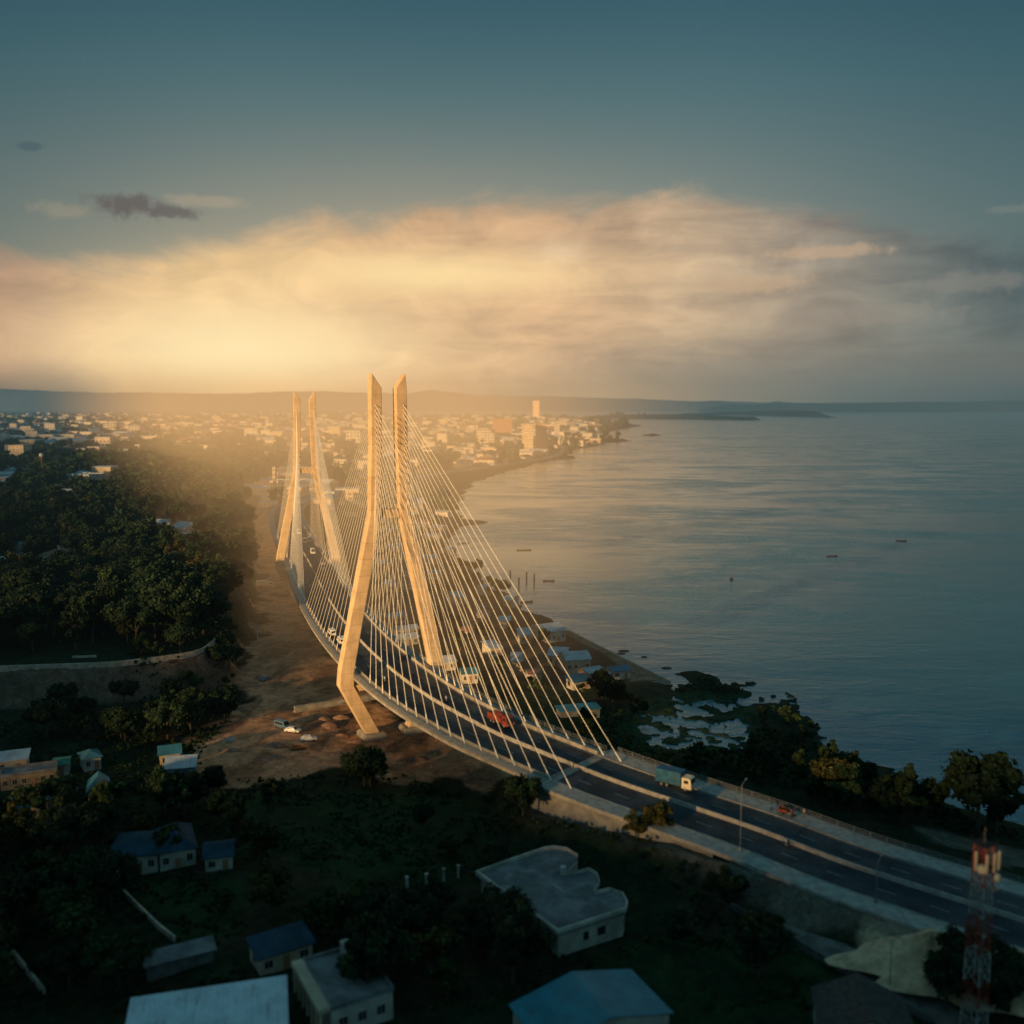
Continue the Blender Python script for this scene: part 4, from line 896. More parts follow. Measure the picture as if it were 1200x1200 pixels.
# red cargo tricycle stopped on the river-side pavement with people round it
rt = on_road('cargo_tricycle', 'red cargo tricycle stopped on the river side pavement', 'tricycle', s_of(906, 975, 14), 9.6, True); rt.location.z += .14
b_ = MB(); b_.box(-1.5, .3, -.65, .65, .6, .68)
for (x0, x1, y0, y1) in ((-1.5, .3, -.65, -.6), (-1.5, .3, .6, .65), (-1.5, -1.45, -.6, .6), (.25, .3, -.6, .6)): b_.box(x0, x1, y0, y1, .68, 1.15)
b_.build('cargo_bed', RED, rt); MB().box(.4, .95, -.16, .16, .7, .82).build('seat', TYRE, rt); MB().tube((1.55, 0, .31), (1.3, 0, 1.1), .05, .05, 6).build('fork', STEEL, rt); MB().tube((1.26, -.4, 1.1), (1.26, .4, 1.1), .03, .03, 6).build('handlebar', TYRE, rt)
MB().ball((1.05, 0, .78), .25, .14, .15, 8, 5).build('fuel_tank', RED, rt, True); MB().box(.3, 1.2, -.12, .12, .32, .6).build('engine', STEEL, rt)
MB().tube((1.55, -.07, .31), (1.55, .07, .31), .31, .31, 14).build('wheel', TYRE, rt); wheels(rt, (-.8,), 1.4, .32, .16)
p0, d0, r0 = ps(s_of(906, 975, 14))
for i, (a_, o_, lab, c_, t_) in enumerate([(2.8, 9.4, 'person in a blue shirt standing left of the red cargo tricycle', (.05, .25, .40), (.03, .04, .07)), (-1.2, 8.9, 'person in a dark red shirt standing before the red cargo tricycle', (.30, .04, .03), (.03, .03, .03)), (-2.9, 10.6, 'person in a cream shirt standing right of the red cargo tricycle', (.6, .48, .3), (.1, .08, .05))]):
    p = p0+d0*a_+r0*o_; person(lab, (p.x, p.y, p.z+.14), random.uniform(0, 6), 'stand', cloth('shirt set %d' % i, c_), cloth('trousers %d' % i, t_))
def gthing(name, label, cat, px, py, rz, dz=0.0, group=None):
    p = on_ground(px, py); return thing(name, label, cat, (p.x, p.y, p.z+dz), R(rz), group)
car(gthing('car', 'dusty blue car parked on the bare earth left of the near pylon', 'car', 311, 797, 70), carp('dull blue', (.10, .17, .23)))
van(gthing('van', 'dusty blue grey van parked on the bare earth below the near pylon', 'van', 331, 853, -35), carp('dull blue', (.10, .17, .23)))
car(gthing('car', 'white car parked right behind the dusty blue grey van on the bare earth', 'car', 343, 858, -12), WHT)
car(gthing('car', 'small white car nearest the trees on the bare earth', 'car', 362, 868, 10), WHT)
car(gthing('car', 'small orange car left of the white car on the bare earth', 'car', 350, 878, 15), carp('orange', (.5, .16, .03)))
truck(gthing('truck', 'cream box truck parked at the foot of the far pylon', 'truck', 310, 688, 15), CRM, CRM, 8, 2.5, 3.2)
for (x1, y1, x2, y2, lab) in ((345, 835, 402, 826, 'long concrete girder lying on the bare earth left of the pylon foot'), (402, 826, 442, 819, 'second concrete girder laid end to end toward the pylon foot')):
    A_ = on_ground(x1, y1); B_ = on_ground(x2, y2); A_.z = B_.z = max(A_.z, B_.z)+.1; d = (B_-A_); n = Vector((-d.y, d.x, 0)).normalized()
    g_ = MB(); pr = [(-.7, 0), (.7, 0), (.7, .25), (.2, .4), (.2, 1.2), (.6, 1.4), (.6, 1.6), (-.6, 1.6), (-.6, 1.4), (-.2, 1.2), (-.2, .4), (-.7, .25)]
    g_.loft([[P0+n*a_+Vector((0, 0, z_)) for a_, z_ in pr] for P0 in (A_, B_)]); tag(fixn(g_.build('concrete_girder', DECKC)), lab, 'girder')
for (px, py, lab) in ((303, 752, 'pale steel pole leaning on the bare earth near the woodland'), (270, 868, 'round white cover on the bare earth near the hut')):
    p = on_ground(px, py); m_ = MB()
    if 'pole' in lab: m_.tube(p, p+Vector((-1.5, 2.5, 6)), .18, .14, 8); nm, ct = 'steel_pole', 'pole'
    else: m_.ball((p.x, p.y, p.z+.2), 1.3, 1.2, .7, 12, 7); nm, ct = 'tarpaulin_heap', 'heap'
    tag(m_.build(nm, PALEROOF), lab, ct)
for (px, py, rx_, ry_, hz_, rot, lab) in ((1090, 1122, 12, 6.5, 3.2, -28, 'pale sand heap between the approach road and the packed earth road, nearer the lamp'), (1185, 1152, 15, 7, 3.8, -30, 'pale sand heap behind the red and white mast')):
    p = on_ground(px, py, 9.5); V_ = []; F_ = []; nr_, na_ = 14, 40
    for i in range(nr_+1):
        for j in range(na_):
            a_ = 2*math.pi*j/na_; q_ = i/nr_; wob = 1+.18*math.sin(3*a_+px)+.1*math.sin(7*a_+1); h_ = hz_*(max(0, 1-q_**1.3))*(1+.25*math.sin(5*a_+q_*4+px))
            V_.append((p.x+rx_*q_*wob*math.cos(a_+R(rot)), p.y+ry_*q_*wob*math.sin(a_+R(rot)), p.z-.4*q_+h_))
    for i in range(nr_):
        for j in range(na_): F_.append((i*na_+j, (i+1)*na_+j, (i+1)*na_+(j+1) % na_, i*na_+(j+1) % na_))
    tag(np_obj('sand_heap', V_, F_, mat('piled sand', (.68, .46, .27), .95, .22, .6, .5, 1.5), smooth=True), lab, 'sand heap')
EH = mat('tipped earth', (.30, .17, .11), .95, .3, .8, .7, 1.5)
for i in range(22):
    px, py = random.choice([(300, 820), (290, 880), (330, 895), (400, 850), (320, 770), (345, 720), (260, 895), (500, 885), (420, 880), (310, 860), (370, 800)]); px += random.uniform(-22, 22); py += random.uniform(-14, 14)
    p = on_ground(px, py); a_, b_, c_ = random.uniform(1.2, 3.4), random.uniform(1, 2.4), random.uniform(.5, 1.3); m_ = MB(); rings = []
    for j in range(5):
        q_ = 1-j/5; rings.append([(p.x+a_*q_*math.cos(t_)*(1+.2*math.sin(3*t_+i)), p.y+b_*q_*math.sin(t_)*(1+.2*math.cos(2*t_+i)), p.z-.2+c_*(1-q_**1.6)) for t_ in [2*math.pi*k/14 for k in range(14)]])
    m_.loft(rings); tag(m_.build('earth_heap', EH, None, True), 'low heap of tipped red brown earth on the bare ground by the pylon', 'earth heap', 'heaps of earth on the bare ground')
# street lamps
def lamp(label, p, rz, h, two=False, arm=1.8, group=None):
    r_ = thing('street_lamp', label, 'street lamp', p, rz, group); MB().tube((0, 0, 0), (0, 0, h), .08, .05, 8).build('pole', STEEL, r_); MB().box(-.25, .25, -.25, .25, 0, .4).build('base', DECKC, r_)
    for s_ in ((1, -1) if two else (1,)):
        MB().tube((0, 0, h-.05), (s_*arm, 0, h+.35), .05, .04, 6).build('arm', STEEL, r_); MB().ball((s_*(arm+.3), 0, h+.36), .45, .16, .09, 8, 5).build('lamp_head', STEEL, r_)
p, d, r = ps(s_of(880, 984, 14.5)); lamp('tall thin street lamp on the near pavement of the approach road', p-r*8.9+Vector((0, 0, .14)), math.atan2(r.y, r.x), 11.5)
p = on_ground(1042, 1168, 9.5); lamp('pale double headed street lamp beside the packed earth road', p, .3, 8.2, True, .7)
p, d, r = ps(s_of(1035, 1050, 13)); lamp('thin street lamp on the near pavement by the sand heap', p-r*8.9+Vector((0, 0, .14)), math.atan2(r.y, r.x), 6.5)
# radio mast, red and white
mb_ = at(1141, 1200, 10); mr = thing('radio_mast', 'red and white lattice radio mast with drum antennas at the lower right', 'mast', (mb_.x, mb_.y, 9.6), .5)
MR = mat('mast red', (.30, .06, .03), .7, .35, 2); MW = mat('mast white', (.38, .36, .31), .7, .3, 2); Hm = 25.0; secs = [(0, 3.4, MW), (3.4, 6.4, MR), (6.4, 10.6, MW), (10.6, 15.4, MR), (15.4, 19.6, MW), (19.6, Hm, MR)]
for z0, z1, mm in secs:
    t_ = MB(); W2 = 1.15; hw = lambda z_: W2*(1-.012*z_); cs = [(-1, -1), (1, -1), (1, 1), (-1, 1)]; nb = max(2, int((z1-z0)/1.4))
    for i in range(4):
        a_, b_ = cs[i], cs[(i+1) % 4]; t_.tube((a_[0]*hw(z0), a_[1]*hw(z0), z0), (a_[0]*hw(z1), a_[1]*hw(z1), z1), .10, .10, 6)
        for j in range(nb):
            za = z0+(z1-z0)*j/nb; zc = z0+(z1-z0)*(j+1)/nb
            t_.tube((a_[0]*hw(za), a_[1]*hw(za), za), (b_[0]*hw(zc), b_[1]*hw(zc), zc), .045, .045, 4); t_.tube((b_[0]*hw(za), b_[1]*hw(za), za), (a_[0]*hw(zc), a_[1]*hw(zc), zc), .045, .045, 4)
            t_.tube((a_[0]*hw(zc), a_[1]*hw(zc), zc), (b_[0]*hw(zc), b_[1]*hw(zc), zc), .045, .045, 4)
    t_.build('lattice_section', mm, mr)
ldr = MB()
for s_ in (-.2, .2): ldr.tube((s_, -.55, 0), (s_, -.5, Hm), .03, .03, 4)
for i in range(60): ldr.tube((-.2, -.52, .4+i*.41), (.2, -.52, .4+i*.41), .02, .02, 4)
ldr.build('ladder', STEEL, mr)
for (x_, y_, z_, mm) in ((1.35, -.6, 19.0, MW), (-1.3, -.7, 22.3, CRM), (.5, -1.4, 21.0, CRM)):
    MB().tube((x_, y_, z_), (x_*1.35, y_*1.35, z_), .55, .5, 16).build('drum_antenna', mm, mr)
for (x_, y_) in ((-1.2, -1.3), (0, -1.5), (1.2, -1.3), (1.5, 0), (-1.5, 0)):
    MB().box(x_-.14, x_+.14, y_-.1, y_+.1, 21.8, 24.3).build('panel_antenna', CRM, mr)
MB().box(-1.15, 1.15, -1.15, 1.15, Hm, Hm+.1).build('platform', TYRE, mr)
for s_ in ((-1, -1), (1, -1), (1, 1), (-1, 1)): MB().tube((s_[0]*1.05, s_[1]*1.05, Hm+.1), (s_[0]*1.05, s_[1]*1.05, Hm+.9), .05, .05, 4).build('antenna_mount', TYRE, mr)
MB().tube((0, 0, Hm+.1), (0, 0, Hm+2.2), .05, .03, 5).build('lightning_rod', STEEL, mr)
keepout.append((mb_.x, mb_.y, 5))
tm = on_ground(50, 560, 12); r_ = thing('water_tower', 'thin pinkish mast with a small tank among the dark trees at left', 'mast', tm); MB().tube((0, 0, 0), (0, 0, 22), .9, .6, 8).build('shaft', RUST, r_); MB().tube((0, 0, 22), (0, 0, 25), 2, 2, 12).build('tank', PALEROOF, r_)
# on the water
DW = mat('weathered dark timber', (.05, .04, .03), .8)
for i, (px, py, lab) in enumerate([(598, 677, 'leftmost of the four dark posts standing in the water'), (617, 679, 'third from the left of the four dark posts in the water'), (626, 681, 'rightmost of the four dark posts standing in the water'), (608, 686, 'nearest and lowest of the four dark posts in the water')]):
    p = at(px, py, 0); r_ = thing('mooring_post', lab, 'post', p); MB().tube((0, 0, -2), (0, 0, 3.6), .45, .4, 10).build('pile', DW, r_); MB().tube((0, 0, 3.6), (0, 0, 3.9), .55, .5, 10).build('cap', DW, r_)
def boat(label, px, py, L, rz, m_, name='canoe', cat='boat', rower=False):
    r_ = thing(name, label, cat, at(px, py, 0), R(rz)); h_ = MB(); rings = []
    for i in range(11):
        t_ = -1+2*i/10; w_ = .8*(1-abs(t_)**2.4)+.04; sh = .35*abs(t_)**3; x_ = t_*L/2
        rings.append([(x_, -w_, .45+sh), (x_, -w_*.6, -.1+sh*.5), (x_, w_*.6, -.1+sh*.5), (x_, w_, .45+sh), (x_, w_*.85, .42+sh), (x_, w_*.5, .08+sh*.5), (x_, -w_*.5, .08+sh*.5), (x_, -w_*.85, .42+sh)])
    h_.loft(rings); fixn(h_.build('hull', m_, r_))
    for x_ in (-L*.22, L*.2): MB().box(x_-.12, x_+.12, -.62, .62, .32, .37).build('bench', m_, r_)
    return r_
boat('small dark canoe alone on open water right of centre', 975, 652, 7, 10, DW); boat('tiny dark canoe farthest right on the open water', 1056, 634, 7, -15, DW)
boat('dark canoe in the bay seen through the last cables', 543, 637, 8, 20, DW); boat('long flat canoe off the bay right of the cables', 614, 645, 9, 5, DW); boat('flat canoe near the four dark posts', 643, 681, 6, 0, DW); boat('dark canoe beside the tip of the riverside bank', 617, 706, 6, 15, DW)
r_ = boat('dark sailing canoe with a bare mast on open water', 857, 679, 5, 80, DW, 'sailing_canoe'); MB().tube((0, 0, .3), (0, 0, 6.2), .12, .06, 6).build('mast', RED, r_)
for i, (px, py, w_) in enumerate([(731, 763, 2.2), (728, 766, 1.6), (781, 783, 2.0), (796, 790, 1.6), (755, 770, 1.2)]):
    p = at(px, py, 0); m_ = MB().ball((p.x, p.y, 0), w_, w_*.7, .35, 9, 5); tag(m_.build('rock', DW), 'small dark rock awash off the quay wall', 'rock', 'rocks awash off the quay wall')

# ------------------------------------------------------------------ far town: houses one can tell apart, then the mass behind them
def block_mesh(w_, d_, h_, kind, rise):
    m_ = MB(); m_.prism([(-w_/2, -d_/2), (w_/2, -d_/2), (w_/2, d_/2), (-w_/2, d_/2)], -3, h_, top=(kind == 'flat')); n0 = len(m_.f)
    m_.cur = 1
    if kind == 'flat': m_.box(-w_/2-.3, w_/2+.3, -d_/2-.3, d_/2+.3, h_, h_+.6)
    else:
        r_ = roof_mesh(kind, w_, d_, h_, rise, .8, .3)
        i0 = len(m_.v); m_.v += [(v[0]-w_/2, v[1]-d_/2, v[2]) for v in r_.v]; m_.f += [tuple(i0+k_ for k_ in f) for f in r_.f]; m_.mi += [1]*len(r_.f)
    m_.cur = 2
    for fl in range(max(1, int(h_/3.4))):
        for i in range(4): x_ = -w_/2+w_*(i+.5)/4; z_ = fl*3.4+1.1; m_.quad((x_-w_*.06, -d_/2-.05, z_), (x_+w_*.06, -d_/2-.05, z_), (x_+w_*.06, -d_/2-.05, z_+1.4), (x_-w_*.06, -d_/2-.05, z_+1.4))
    return m_
protos = []
for (w_, d_, h_, kd, ri, wm_, rm_, lab) in [(20, 12, 5, 'gable', 3, CREAM, PALEROOF, 'pale gabled house in the hazy town beyond the woodland'), (26, 14, 6, 'hip', 4, WHITEW, RUST, 'red hip roofed house in the hazy town beyond the woodland'),
        (18, 16, 9, 'flat', 0, CREAM, PALEROOF, 'cream flat roofed block in the hazy town beyond the woodland'), (34, 15, 6, 'gable', 3, WHITEW, PALEROOF, 'long white roofed hall in the hazy town beyond the woodland'),
        (16, 16, 14, 'flat', 0, WHITEW, GREYROOF, 'small white apartment block in the hazy town beyond the woodland'), (22, 12, 5, 'hip', 3, CREAM, TEALROOF, 'teal roofed house in the hazy town beyond the woodland')]:
    m_ = block_mesh(w_, d_, h_, kd, ri); protos.append((m_, (wm_, rm_, WIN), lab))
pm = []
for m_, ms, lab in protos:
    o = m_.build('town_house', list(ms)); fixn(o); tag(o, lab, 'house', 'houses of the hazy town'); pm.append(o)
cands = []
tries = 0
while len(cands) < 3600 and tries < 60000:
    tries += 1
    py = 484.5+abs(random.gauss(0, 1))*20+random.random()**2*16 if random.random() < .8 else random.uniform(500, 600); px = random.uniform(-60, 700)
    if py > 600: continue
    if px < 150 and py > 505 and random.random() < .35: continue
    if 150 <= px < 300 and py > 512 and random.random() < .85: continue
    if 130 < px < 300 and py > 560: continue
    if 430 < px and py < 492: continue
    cands.append((px, py))
P2 = np.array([at(px, py, 8)[:2] for px, py in cands]); zz, sw_, spp, dr_, ds_, _ = ground_z(P2[:, 0], P2[:, 1], 'all'); Dd = np.hypot(P2[:, 0], P2[:, 1])
ok = (sw_ < -18) & (ds_ > 18) & (zz > .5) & (Dd > 640)
kx = np.array([k_[0] for k_ in keepout]); ky = np.array([k_[1] for k_ in keepout]); kr = np.array([k_[2] for k_ in keepout])
bayp = P_([(470, 568), (530, 554), (600, 545), (655, 535), (700, 536), (680, 548), (565, 575), (542, 602), (490, 592)], 4); BAY = sdf(bayp, P2[:, 0], P2[:, 1])
idx = [i for i in np.argsort(Dd) if ok[i]]; placed = []; nb_ = 0; vs_all = []; fs4 = []; base_n = 0
stuff_parts = {}
for i in idx:
    x_, y_ = P2[i]; 
    if np.any(np.hypot(kx-x_, ky-y_) < kr+14) or BAY[i] > 0: continue
    if any((x_-a_)**2+(y_-b_)**2 < 24**2 for a_, b_ in placed[-160:]): continue
    placed.append((x_, y_)); v_ = random.choices(range(6), (5, 4, 4, 2, 1, 2 if cands[i][0] < 200 else .5))[0]; rz = random.gauss(-.25, .25)+random.choice((0, math.pi/2)); sc = random.uniform(.75, 1.25)
    if nb_ < 290:
        o = pm[v_].copy() if pm[v_].get('used') else pm[v_]
        if o is not pm[v_]: col.objects.link(o)
        pm[v_]['used'] = 1; o.location = (x_, y_, zz[i]); o.rotation_euler = (0, 0, rz); o.scale = (sc, sc, sc); nb_ += 1
    else: stuff_parts.setdefault(v_, []).append((x_, y_, zz[i], rz, sc*1.75))
for o in [ob for ob in S.objects if ob.get('used')]: del o['used']
sm = MB(); mts = []
for v_, lst in stuff_parts.items():
    m_, ms, _ = protos[v_]; b0 = len(mts); mts += list(ms)
    for (x_, y_, z_, rz, sc) in lst:
        i0 = len(sm.v); c_, s_ = math.cos(rz)*sc, math.sin(rz)*sc
        sm.v += [(x_+a*c_-b*s_, y_+a*s_+b*c_, z_+h_*sc) for a, b, h_ in m_.v]; sm.f += [tuple(i0+k_ for k_ in f) for f in m_.f]; sm.mi += [b0+k_ for k_ in m_.mi]
o = sm.build('distant_rooftops', mts); o['kind'] = 'stuff'
print('town', nb_, len(placed))

# ------------------------------------------------------------------ trees
def leaf_cloud(rg, n, cents, rads, size):
    ci = rg.integers(0, len(cents), n); dirs = rg.normal(size=(n, 3)); dirs /= np.linalg.norm(dirs, axis=1)[:, None]
    c = cents[ci]+dirs*(rads[ci]*rg.uniform(.55, 1.05, n))[:, None]
    nrm = dirs+rg.normal(size=(n, 3))*.6; nrm /= np.linalg.norm(nrm, axis=1)[:, None]
    u = np.cross(nrm, rg.normal(size=(n, 3))); u /= np.linalg.norm(u, axis=1)[:, None]; v = np.cross(nrm, u)
    s = (size*rg.uniform(.6, 1.4, n))[:, None]; a = u*s; b = v*s*rg.uniform(.5, .9, n)[:, None]
    V = np.stack([c-a-b*.3, c-b, c+a+b*.2, c+b], 1).reshape(-1, 3); F = np.arange(n*4).reshape(-1, 4); return V, F
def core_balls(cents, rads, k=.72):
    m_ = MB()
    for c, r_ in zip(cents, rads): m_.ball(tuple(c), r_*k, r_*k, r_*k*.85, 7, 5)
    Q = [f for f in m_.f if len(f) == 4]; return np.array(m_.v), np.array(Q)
def crown(seed, rx, rz_, zc, ncl, nleaf, size, shape='round'):
    rg = np.random.default_rng(seed); C = []; 
    while len(C) < ncl:
        p = rg.uniform(-1, 1, 3)
        if np.linalg.norm(p) > 1 or np.linalg.norm(p) < .35: continue
        if shape == 'umbrella' and p[2] < -.1: continue
        k = 1.0
        if shape == 'tall': k = 1-.5*max(0, p[2])
        C.append((p[0]*rx*k*rg.uniform(.8, 1.15), p[1]*rx*k*rg.uniform(.8, 1.15), zc+p[2]*rz_))
    C = np.array(C); rad = rg.uniform(.24, .42, ncl)*rx; return C, rad, leaf_cloud(rg, nleaf, C, rad, size)
TV = []
specs = [('round', 4.6, 3.2, 7.0, 26, LEAFD), ('round', 3.6, 3.0, 6.0, 20, LEAFM), ('umbrella', 6.0, 3.2, 7.2, 30, LEAFD), ('tall', 3.0, 5.0, 7.6, 22, LEAFD), ('round', 3.9, 3.0, 6.4, 22, LEAFY), ('tall', 3.4, 4.2, 7.0, 24, LEAFM), ('round', 2.2, 1.6, 2.0, 12, LEAFM)]
for i, (shp, rx, rzz, zc, ncl, lm) in enumerate(specs):
    C, rad, (V_, F_) = crown(100+i, rx, rzz, zc, ncl, 2600 if i != 6 else 1300, .36 if i != 6 else .26, shp)
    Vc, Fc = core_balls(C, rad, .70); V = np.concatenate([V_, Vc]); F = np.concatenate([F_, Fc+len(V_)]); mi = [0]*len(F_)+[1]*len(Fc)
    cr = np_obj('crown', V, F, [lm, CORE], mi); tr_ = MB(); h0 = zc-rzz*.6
    tr_.tube((0, 0, -.8), (.1, .05, h0*.6), .34, .24, 8); tr_.tube((.1, .05, h0*.6), (0, .1, h0+.8), .24, .14, 8)
    rg2 = random.Random(i)
    for k_ in range(6): c_ = C[rg2.randrange(len(C))]; tr_.tube((.06, .05, h0*.55+k_*.2), tuple(c_), .13, .05, 5)
    tk_ = tr_.build('trunk', BARK); TV.append((cr, tk_))
for cr, tk_ in TV: col.objects.unlink(cr); col.objects.unlink(tk_)
def tree(v, p, sc, rz, name, label, group):
    r_ = thing(name, label, 'tree' if v != 6 else 'shrub', p, rz, group); r_.scale = sc
    for o_ in TV[v]: c_ = o_.copy(); col.objects.link(c_); c_.parent = r_
TR = []   # (x, y, z, variant, scale, zone)
def zone(px_poly, z_, sp_, prob, vs_, smin_, smax_, key, clump=None):
    poly = P_(px_poly, z_); xs = [p[0] for p in poly]; ys = [p[1] for p in poly]
    gx, gy = np.meshgrid(np.arange(min(xs), max(xs), sp_), np.arange(min(ys), max(ys), sp_)); gx = gx.ravel()+rng.uniform(-.45, .45, gx.size)*sp_; gy = gy.ravel()+rng.uniform(-.45, .45, gy.size)*sp_
    k_ = (sdf(poly, gx, gy) > 0) & (rng.uniform(size=gx.size) < prob)
    if clump: k_ &= fbm(gx/clump, gy/clump, 3, 91) > .47
    gx, gy = gx[k_], gy[k_]
    if not len(gx): return
    z, sw_, spp, dr_, ds_, dd_ = ground_z(gx, gy, 'all'); pd, _ = dline(rpath[::2], gx, gy)
    for i in range(len(gx)):
        if sw_[i] > -1.0 or dr_[i] < 15.5 or ds_[i] < 12 or dd_[i] < 5 or z[i] < .2: continue
        if pd[i] < 15: continue
        if gy[i] > 500 and np.min(np.hypot(HX[:, 0]-gx[i], HX[:, 1]-gy[i])) < 24: continue
        if np.any(np.hypot(kx-gx[i], ky-gy[i]) < kr+1.0): continue
        TR.append((gx[i], gy[i], z[i], random.choice(vs_), random.uniform(smin_, smax_), key))
kx = np.array([k_[0] for k_ in keepout]); ky = np.array([k_[1] for k_ in keepout]); kr = np.array([k_[2] for k_ in keepout])
HX = np.array([[a_*(1-12/math.hypot(a_, b_)), b_*(1-12/math.hypot(a_, b_))] for a_, b_ in placed])
zone([(-120, 772), (0, 770), (200, 758), (252, 742), (262, 730), (284, 690), (296, 640), (290, 590), (240, 575), (-120, 575)], 15, 8.8, .95, (0, 0, 1, 2, 2, 2, 3, 5, 4), .6, 1.6, 'wood')
zone([(-120, 575), (300, 575), (300, 522), (-120, 522)], 15, 15, .9, (0, 1, 2, 2), 1.0, 1.7, 'wood')
zone([(150, 795), (262, 760), (290, 770), (272, 800), (282, 822), (258, 855), (232, 880), (160, 875), (-80, 880), (-80, 838), (140, 832)], 5, 5.5, .8, (0, 1, 6, 6, 2), .45, .85, 'bank', 30)
zone([(-80, 960), (120, 955), (240, 915), (280, 935), (285, 1020), (150, 1030), (150, 1110), (290, 1110), (330, 1085), (430, 1090), (560, 1060), (590, 1120), (650, 1130), (640, 1210), (-80, 1210)], 8, 7.2, .8, (0, 0, 1, 2, 3, 5, 4), .6, 1.0, 'front')
zone([(405, 918), (458, 918), (458, 932), (405, 932)], 4, 6, 1, (0, 2), .6, .8, 'mid')
zone([(510, 905), (600, 905), (650, 935), (640, 985), (520, 965)], 5, 6.5, .95, (0, 2, 0), .75, 1.05, 'mid')
zone([(560, 985), (660, 965), (780, 985), (840, 1030), (880, 1070), (800, 1110), (745, 1085), (740, 1040), (690, 1010), (640, 990)], 8, 6.5, .85, (0, 1, 2, 5), .5, .85, 'mid')
zone([(690, 1120), (860, 1085), (1000, 1150), (1050, 1190), (960, 1200), (800, 1190)], 9, 8, .45, (0, 6, 1), .5, .8, 'front')
zone([(1085, 1165), (1120, 1150), (1190, 1160), (1200, 1230), (1090, 1230)], 10, 4.5, .9, (0, 2, 3), .6, .8, 'front')
zone([(800, 897), (880, 886), (886, 838), (910, 836), (956, 852), (962, 884), (905, 905), (900, 925), (800, 905)], 2, 3.8, .95, (0, 1, 2, 6), .28, .48, 'river')
zone([(930, 925), (962, 900), (1045, 918), (1100, 945), (1105, 975), (1020, 965), (940, 945)], 4, 4.8, .9, (0, 3, 5, 3, 0), .5, .85, 'river')
zone([(590, 800), (690, 790), (700, 800), (760, 815), (780, 835), (700, 850), (690, 870), (620, 830)], 2, 6.0, .6, (0, 1, 6, 6), .4, .7, 'river')
zone([(500, 640), (560, 660), (620, 725), (690, 790), (590, 800), (500, 745), (430, 690), (430, 600), (520, 590)], 3, 9.0, .55, (0, 1, 2), .55, .95, 'river')
zone([(1060, 985), (1200, 1000), (1200, 1015), (1100, 1000)], 6, 7, .5, (6, 1), .5, .8, 'river')
zone([(270, 935), (560, 930), (560, 1020), (420, 1050), (280, 1010)], 7, 8, .22, (6, 1, 6, 0), .35, .7, 'front')
zone([(150, 1030), (290, 1030), (290, 1100), (180, 1105)], 8, 7, .25, (6, 1), .4, .7, 'front')
def single(px, py, v, sc, z0, key): p = on_ground(px, py, z0); TR.append((p.x, p.y, p.z, v, sc, key))
for a in [(305, 1010, 4, .85, 7, 'front'), (318, 1075, 4, .9, 8, 'front'), (200, 1008, 0, .7, 7, 'front'), (215, 955, 0, 1.0, 6, 'front'), (190, 955, 0, .9, 6, 'front'), (460, 1120, 2, 1.0, 9, 'front'), (440, 1170, 0, 1.0, 9, 'front'), (770, 985, 4, .7, 9, 'mid'), (745, 985, 4, .55, 9, 'mid'), (434, 922, 0, .8, 4, 'mid'),
          (200, 725, 4, 1.0, 15, 'wood'), (215, 730, 4, .9, 15, 'wood'), (150, 752, 4, .8, 15, 'wood'), (45, 718, 4, .8, 15, 'wood'), (972, 932, 4, .95, 4, 'river'), (1146, 972, 0, 1.6, 5, 'river'), (1168, 975, 3, 1.35, 5, 'river'), (718, 830, 0, .9, 2, 'river'), (705, 818, 0, .8, 2, 'river'), (1110, 1185, 0, .75, 10, 'front'), (1160, 1190, 0, .75, 10, 'front')]: single(*a)
adj = {0: 'dense dark green', 1: 'mid green rounded', 2: 'wide spreading dark', 3: 'tall narrow dark', 4: 'yellowing', 5: 'tall mid green', 6: 'low bushy green'}
place = {'wood': 'standing in the woodland behind the terrace wall', 'bank': 'growing on the slope below the terrace wall', 'front': 'growing between the foreground houses', 'mid': 'growing beside the near end of the bridge', 'river': 'growing on the river side of the bridge'}
gname = {'wood': 'trees of the terrace woodland', 'bank': 'trees on the slope below the terrace', 'front': 'trees between the foreground houses', 'mid': 'trees beside the near end of the bridge', 'river': 'trees on the river side of the bridge'}
def vis(t_):
    px, py = to_px(t_[0], t_[1], t_[2]+5)
    return -60 < px < 1260 and py < 1290
TR = [t_ for t_ in TR if vis(t_) or math.hypot(t_[0], t_[1]) < 260]
TR.sort(key=lambda t_: (not vis(t_), math.hypot(t_[0], t_[1])/(t_[4]*(.4 if t_[3] == 6 else 1))))
NT_ = 300
for t_ in TR[:NT_]:
    x_, y_, z_, v, sc, key = t_
    tree(v, (x_, y_, z_-.1), (sc*random.uniform(.9, 1.1), sc*random.uniform(.9, 1.1), sc*random.uniform(.85, 1.1)), random.uniform(0, 6.28), 'tree' if v != 6 else 'shrub', '%s %s %s' % (adj[v], 'tree' if v != 6 else 'shrub', place[key]), gname[key])
